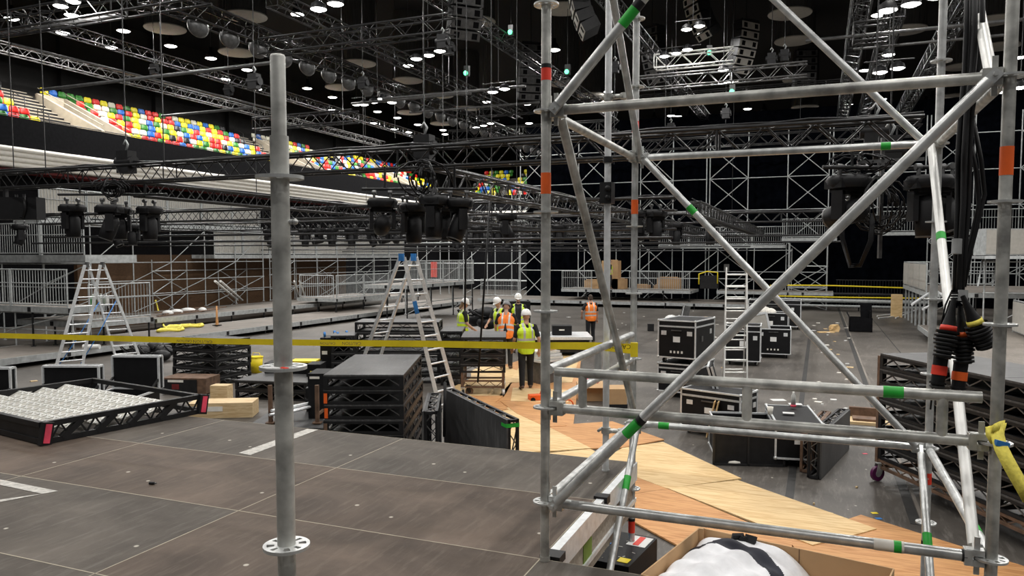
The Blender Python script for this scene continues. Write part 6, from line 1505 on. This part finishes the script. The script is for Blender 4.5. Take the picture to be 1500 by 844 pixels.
def person(label, loc, rz, J, top=None, vest='hv_yellow', helmet='helmet', hair=None, scale=1.0, sleeves=True, beard=False, pants='pants', open_vest=False, pad=False):
    t = thing('person', label, 'person', loc, rz); t.scale = (scale,)*3
    V = {k: Vector(v) for k, v in J.items()}
    # body
    b = MB(); hc = V['head']; nk = V['neck']; ch = V['chest']; pv = V['pelvis']; look = V['look'].normalized(); side = look.cross(Vector((0, 0, 1))).normalized()
    q = Matrix((side, look, side.cross(look))).transposed()
    def hsph(c, rx, ry, rz_, n=16, m=10):
        k = len(b.v); b.sphere((0, 0, 0), rx, ry, rz_, n=n, m=m)
        b.v[k:] = [tuple(hc+q @ (Vector(v)+Vector(c))) for v in b.v[k:]]
    hsph((0, -.012, .02), .074, .094, .098); hsph((0, .025, -.045), .056, .062, .066); hsph((0, .092, -.012), .011, .017, .022, 8, 6); hsph((0, .082, -.055), .022, .010, .008, 8, 6); hsph((0, .078, .025), .05, .012, .010, 8, 6)
    for s in (-1, 1): hsph((.076*s, -.005, -.01), .010, .018, .03, 8, 6)
    cap(b, hc+Vector((0, 0, -.05))-look*.02, nk, .052, .056)
    cap(b, nk, ch, .07, .12)
    cap(b, ch+side*.07, ch-side*.07, .115, .115); cap(b, ch, pv, .13, .125); cap(b, pv+side*.05, pv-side*.05, .12, .12)
    hands = []
    for s, S in ((1, 'R'), (-1, 'L')):
        sh, el, wr, hd = V['sh'+S], V['el'+S], V['wr'+S], V['hd'+S]
        cap(b, ch+(sh-ch)*.6, sh, .07, .056); cap(b, sh, el, .050, .038); cap(b, el, wr, .037, .025)
        d = (hd-wr).normalized(); k = d.cross(Vector((0, 0, 1)) if abs(d.z) < .9 else Vector((0, 1, 0))).normalized()
        cap(b, wr, wr+d*.05, .026, .030); b.sphere(wr+d*.06, .034, .034, .034); 
        palm = wr+d*.09; inward = d.cross(k).normalized()
        for f in range(4):
            base = palm+k*(-.027+.018*f); L = (.060, .072, .068, .052)[f]
            m1 = base+d*L*.55+inward*.004; m2_ = m1+(d*.8+inward*.55).normalized()*L*.5
            cap(b, wr+d*.055+k*(-.02+.0135*f), base, .012, .0105, 8); cap(b, base, m1, .0098, .009, 8); cap(b, m1, m2_, .009, .0075, 8)
        tb = wr+d*.04+k*.03*(-1); cap(b, wr+d*.03-k*.015, tb+d*.02-k*.012, .013, .011, 8); cap(b, tb+d*.02-k*.012, tb+d*.055-k*.018+inward*.015, .011, .009, 8)
        hp, kn, an, to = V['hp'+S], V['kn'+S], V['an'+S], V['to'+S]
        cap(b, hp, kn, .082, .055); cap(b, kn, an, .052, .036); cap(b, an, to, .036, .028)
    remeshed(b, 'body', 'skin', t, .0085)
    # trousers
    b = MB(); cap(b, pv+side*.05, pv-side*.05, .137, .137); cap(b, pv+Vector((0, 0, .06)), pv, .13, .135)
    for S in 'RL':
        hp, kn, an = V['hp'+S], V['kn'+S], V['an'+S]; cap(b, hp, kn, .100, .075); b.tube(kn, an+Vector((0, 0, -.02)), .074, 12, .060); b.sphere(kn, .074)
        b.sphere(an+Vector((0, 0, -.0)), .058)
    remeshed(b, 'trousers', pants, t, .013)
    for S in 'RL':
        an, to = V['an'+S], V['to'+S]; b = MB(); cap(b, an+Vector((0, 0, -.035)), to+Vector((0, 0, -.0)), .046, .038); d = (to-an); d.z = 0; b.sphere(an+Vector((0, 0, -.035))-d.normalized()*.03, .044)
        k0 = [Vector(v) for v in b.v]; zmin = min(an.z-.085, to.z-.036); b.v = [(v.x, v.y, max(v.z, zmin)) for v in k0]
        remeshed(b, 'shoe', 'shoe', t, .009)
    # shirt
    b = MB(); cap(b, nk-Vector((0, 0, .05)), ch, .085, .135); cap(b, ch+side*.075, ch-side*.075, .13, .13); cap(b, ch, pv+Vector((0, 0, .05)), .145, .14); cap(b, pv+side*.04+Vector((0, 0, .05)), pv-side*.04+Vector((0, 0, .05)), .135, .135)
    for S in 'RL':
        sh, el = V['sh'+S], V['el'+S]; cap(b, ch+(sh-ch)*.6, sh, .085, .068)
        if sleeves: cap(b, sh, sh.lerp(el, .72), .066, .058)
    remeshed(b, 'shirt', 'cloth_black', t, .012)
    # vest
    if vest:
        b = MB(); up = (ch-pv).normalized(); fwd = side.cross(up) if True else look
        bot = pv+Vector((0, 0, -.02)) if not open_vest else pv
        cap(b, nk-up*.07+side*.05, ch+side*.06, .08, .14); cap(b, nk-up*.07-side*.05, ch-side*.06, .08, .14)
        cap(b, ch+side*.085, ch-side*.085, .142, .142); cap(b, ch+side*.05, bot+side*.055, .158, .150); cap(b, ch-side*.05, bot-side*.055, .158, .150)
        for S in 'RL': cap(b, ch+(V['sh'+S]-ch)*.55, ch+(V['sh'+S]-ch)*.86+up*.01, .085, .070)
        for S in 'RL': cap(b, nk-up*.07+(V['sh'+S]-ch).normalized()*.05, ch+(V['sh'+S]-ch)*.80+up*.005, .072, .070)
        zc = bot.z-.10; b.v = [(v[0], v[1], max(v[2], zc)) for v in b.v]
        b.tube(Vector((bot.x, bot.y, zc)), Vector((bot.x, bot.y, bot.z+.05)), .165, 20)
        o = remeshed(b, 'vest', [vest, 'refl', 'cloth_black'], t, .011); me = o.data
        for p in me.polygons:
            c = p.center; h = (c-pv).dot(up); L = (ch-pv).length; lx = (c-pv).dot(side); f = h/L
            fr = (c-(pv+up*h)).dot(look)
            if .16 < f < .30 or .52 < f < .66: p.material_index = 1
            elif f > .66 and .07 < abs(lx) < .115: p.material_index = 1
            if open_vest and fr > .02 and abs(lx) < .075+.02*f: p.material_index = 2
    # helmet / hair
    if hair:
        b = MB(); 
        def h2(c, rx, ry, rz_):
            k = len(b.v); b.sphere((0, 0, 0), rx, ry, rz_); b.v[k:] = [tuple(hc+q @ (Vector(v)+Vector(c))) for v in b.v[k:]]
        h2((0, -.03, .035), .082, .088, .092); h2((0, -.06, -.03), .07, .05, .07)
        if hair == 'hair_light': h2((0, -.075, -.09), .05, .04, .09)
        remeshed(b, 'hair', hair, t, .010)
    if beard:
        b = MB()
        k = len(b.v); b.sphere((0, 0, 0), .055, .05, .04); b.v[k:] = [tuple(hc+q @ (Vector(v)+Vector((0, .045, -.085)))) for v in b.v[k:]]; remeshed(b, 'beard', 'hair', t, .009)
    for s in (-1, 1):
        b = MB(); b.sphere(hc+q @ Vector((.03*s, .083, .006)), .009, .006, .006, 8, 6); b.build('eye', 'hair', t)
    if helmet:
        b = MB(); pr = [(.112, 0), (.116, .01), (.112, .045), (.096, .09), (.066, .125), (.03, .142), (0, .146)]
        c = hc+q @ Vector((0, -.01, .035)); b.lathe(pr, c, 20, q)
        b.lathe([(.112, .004), (.120, .0), (.112, -.004), (.10, .0)], c, 20, q)
        k = len(b.v); b.sphere((0, 0, 0), .085, .07, .012, 14, 6); b.v[k:] = [tuple(c+q @ (Vector(v)+Vector((0, .085, .004)))) for v in b.v[k:]]
        b.beam(c+q @ Vector((0, -.09, .10)), c+q @ Vector((0, .07, .135)), .03, .02)
        h_ = b.build('helmet', helmet, t)
    return t
def pose(lean=0, walk=0, twist=0, armR=None, armL=None, look=(0, 1, -.1), sx=0):
    """armX: (elbow offset, wrist offset) from the shoulder"""
    L = Matrix.Rotation(-lean, 3, 'X'); pv = Vector((0, 0, .95))
    def up(v): return pv + L @ (Vector(v)-pv)
    J = dict(pelvis=pv, chest=up((0, .0, 1.30)), neck=up((0, 0, 1.50)), head=up((0, .03, 1.655)), look=look)
    for s, S in ((1, 'R'), (-1, 'L')):
        sh = up((.185*s, 0, 1.43)); J['sh'+S] = sh; a = (armR if s > 0 else armL) or (Vector((.06*s, -.02, -.29)), Vector((.08*s, .05, -.54)))
        J['el'+S] = sh+Vector(a[0]); J['wr'+S] = sh+Vector(a[1]); d = (J['wr'+S]-J['el'+S]).normalized(); J['hd'+S] = J['wr'+S]+d*.1
        w = walk*s
        J['hp'+S] = Vector((.095*s, 0, .90)); J['kn'+S] = Vector((.105*s, .04+w*.16, .50)); J['an'+S] = Vector((.11*s, -.02+w*.22, .115+(.03 if w < 0 else 0))); J['to'+S] = J['an'+S]+Vector((.02*s, .15, -.075 if w >= 0 else -.085))
    return J
def stand(x, d): return at_depth(x, d)
person('person in yellow hi-vis vest and white helmet seen from behind on the plywood', stand(771, 16.6), VZ+.12, pose(walk=.55, look=(-.25, 1, -.15), armL=(Vector((-.08, .02, -.28)), Vector((-.10, .16, -.48))), armR=(Vector((.09, -.08, -.26)), Vector((.10, -.02, -.52)))), scale=.985)
person('person in orange hi-vis vest and grey helmet bending over with back to viewer', stand(741, 19.6), VZ-.05, pose(lean=.30, walk=.3, look=(.1, 1, -.7), armR=(Vector((.10, .10, -.25)), Vector((.12, .28, -.42))), armL=(Vector((-.10, .08, -.26)), Vector((-.10, .22, -.45)))), vest='hv_orange', helmet='helmet_grey')
person('person in yellow vest and white helmet mostly hidden behind the orange vest', stand(733, 21.3), VZ+2.4, pose(lean=.12, look=(.2, 1, -.6), armR=(Vector((.06, .12, -.26)), Vector((.0, .30, -.38)))))
person('bearded person in open yellow vest and black shirt facing the viewer', stand(759, 23.2), VZ+math.pi+.1, pose(look=(.05, 1, -.35), armR=(Vector((.07, -.02, -.28)), Vector((.05, .12, -.48)))), open_vest=True, beard=True)
person('person in yellow vest and white helmet standing apart at left, turned right', stand(677, 20.6), VZ-1.25, pose(lean=.05, look=(.1, 1, -.45), armR=(Vector((.05, .04, -.29)), Vector((.02, .26, -.46))), armL=(Vector((-.05, .06, -.28)), Vector((-.02, .26, -.44)))), hair='hair_light')
person('person with dark hair and red-orange vest behind the slanted scaffold tube', stand(866, 25.4), VZ+.2, pose(lean=.05, walk=.25, look=(.1, 1, -.2), armL=(Vector((-.14, .0, -.25)), Vector((-.10, .14, -.42)))), vest='hv_orange', helmet=None, hair='hair', scale=.94)
p = PD(893, 423, 45.2); p.z = -.42
person('distant person in yellow vest on the far raised deck behind a cardboard pile', p, VZ-1.4, pose(look=(0, 1, -.1)), helmet=None, hair='hair')
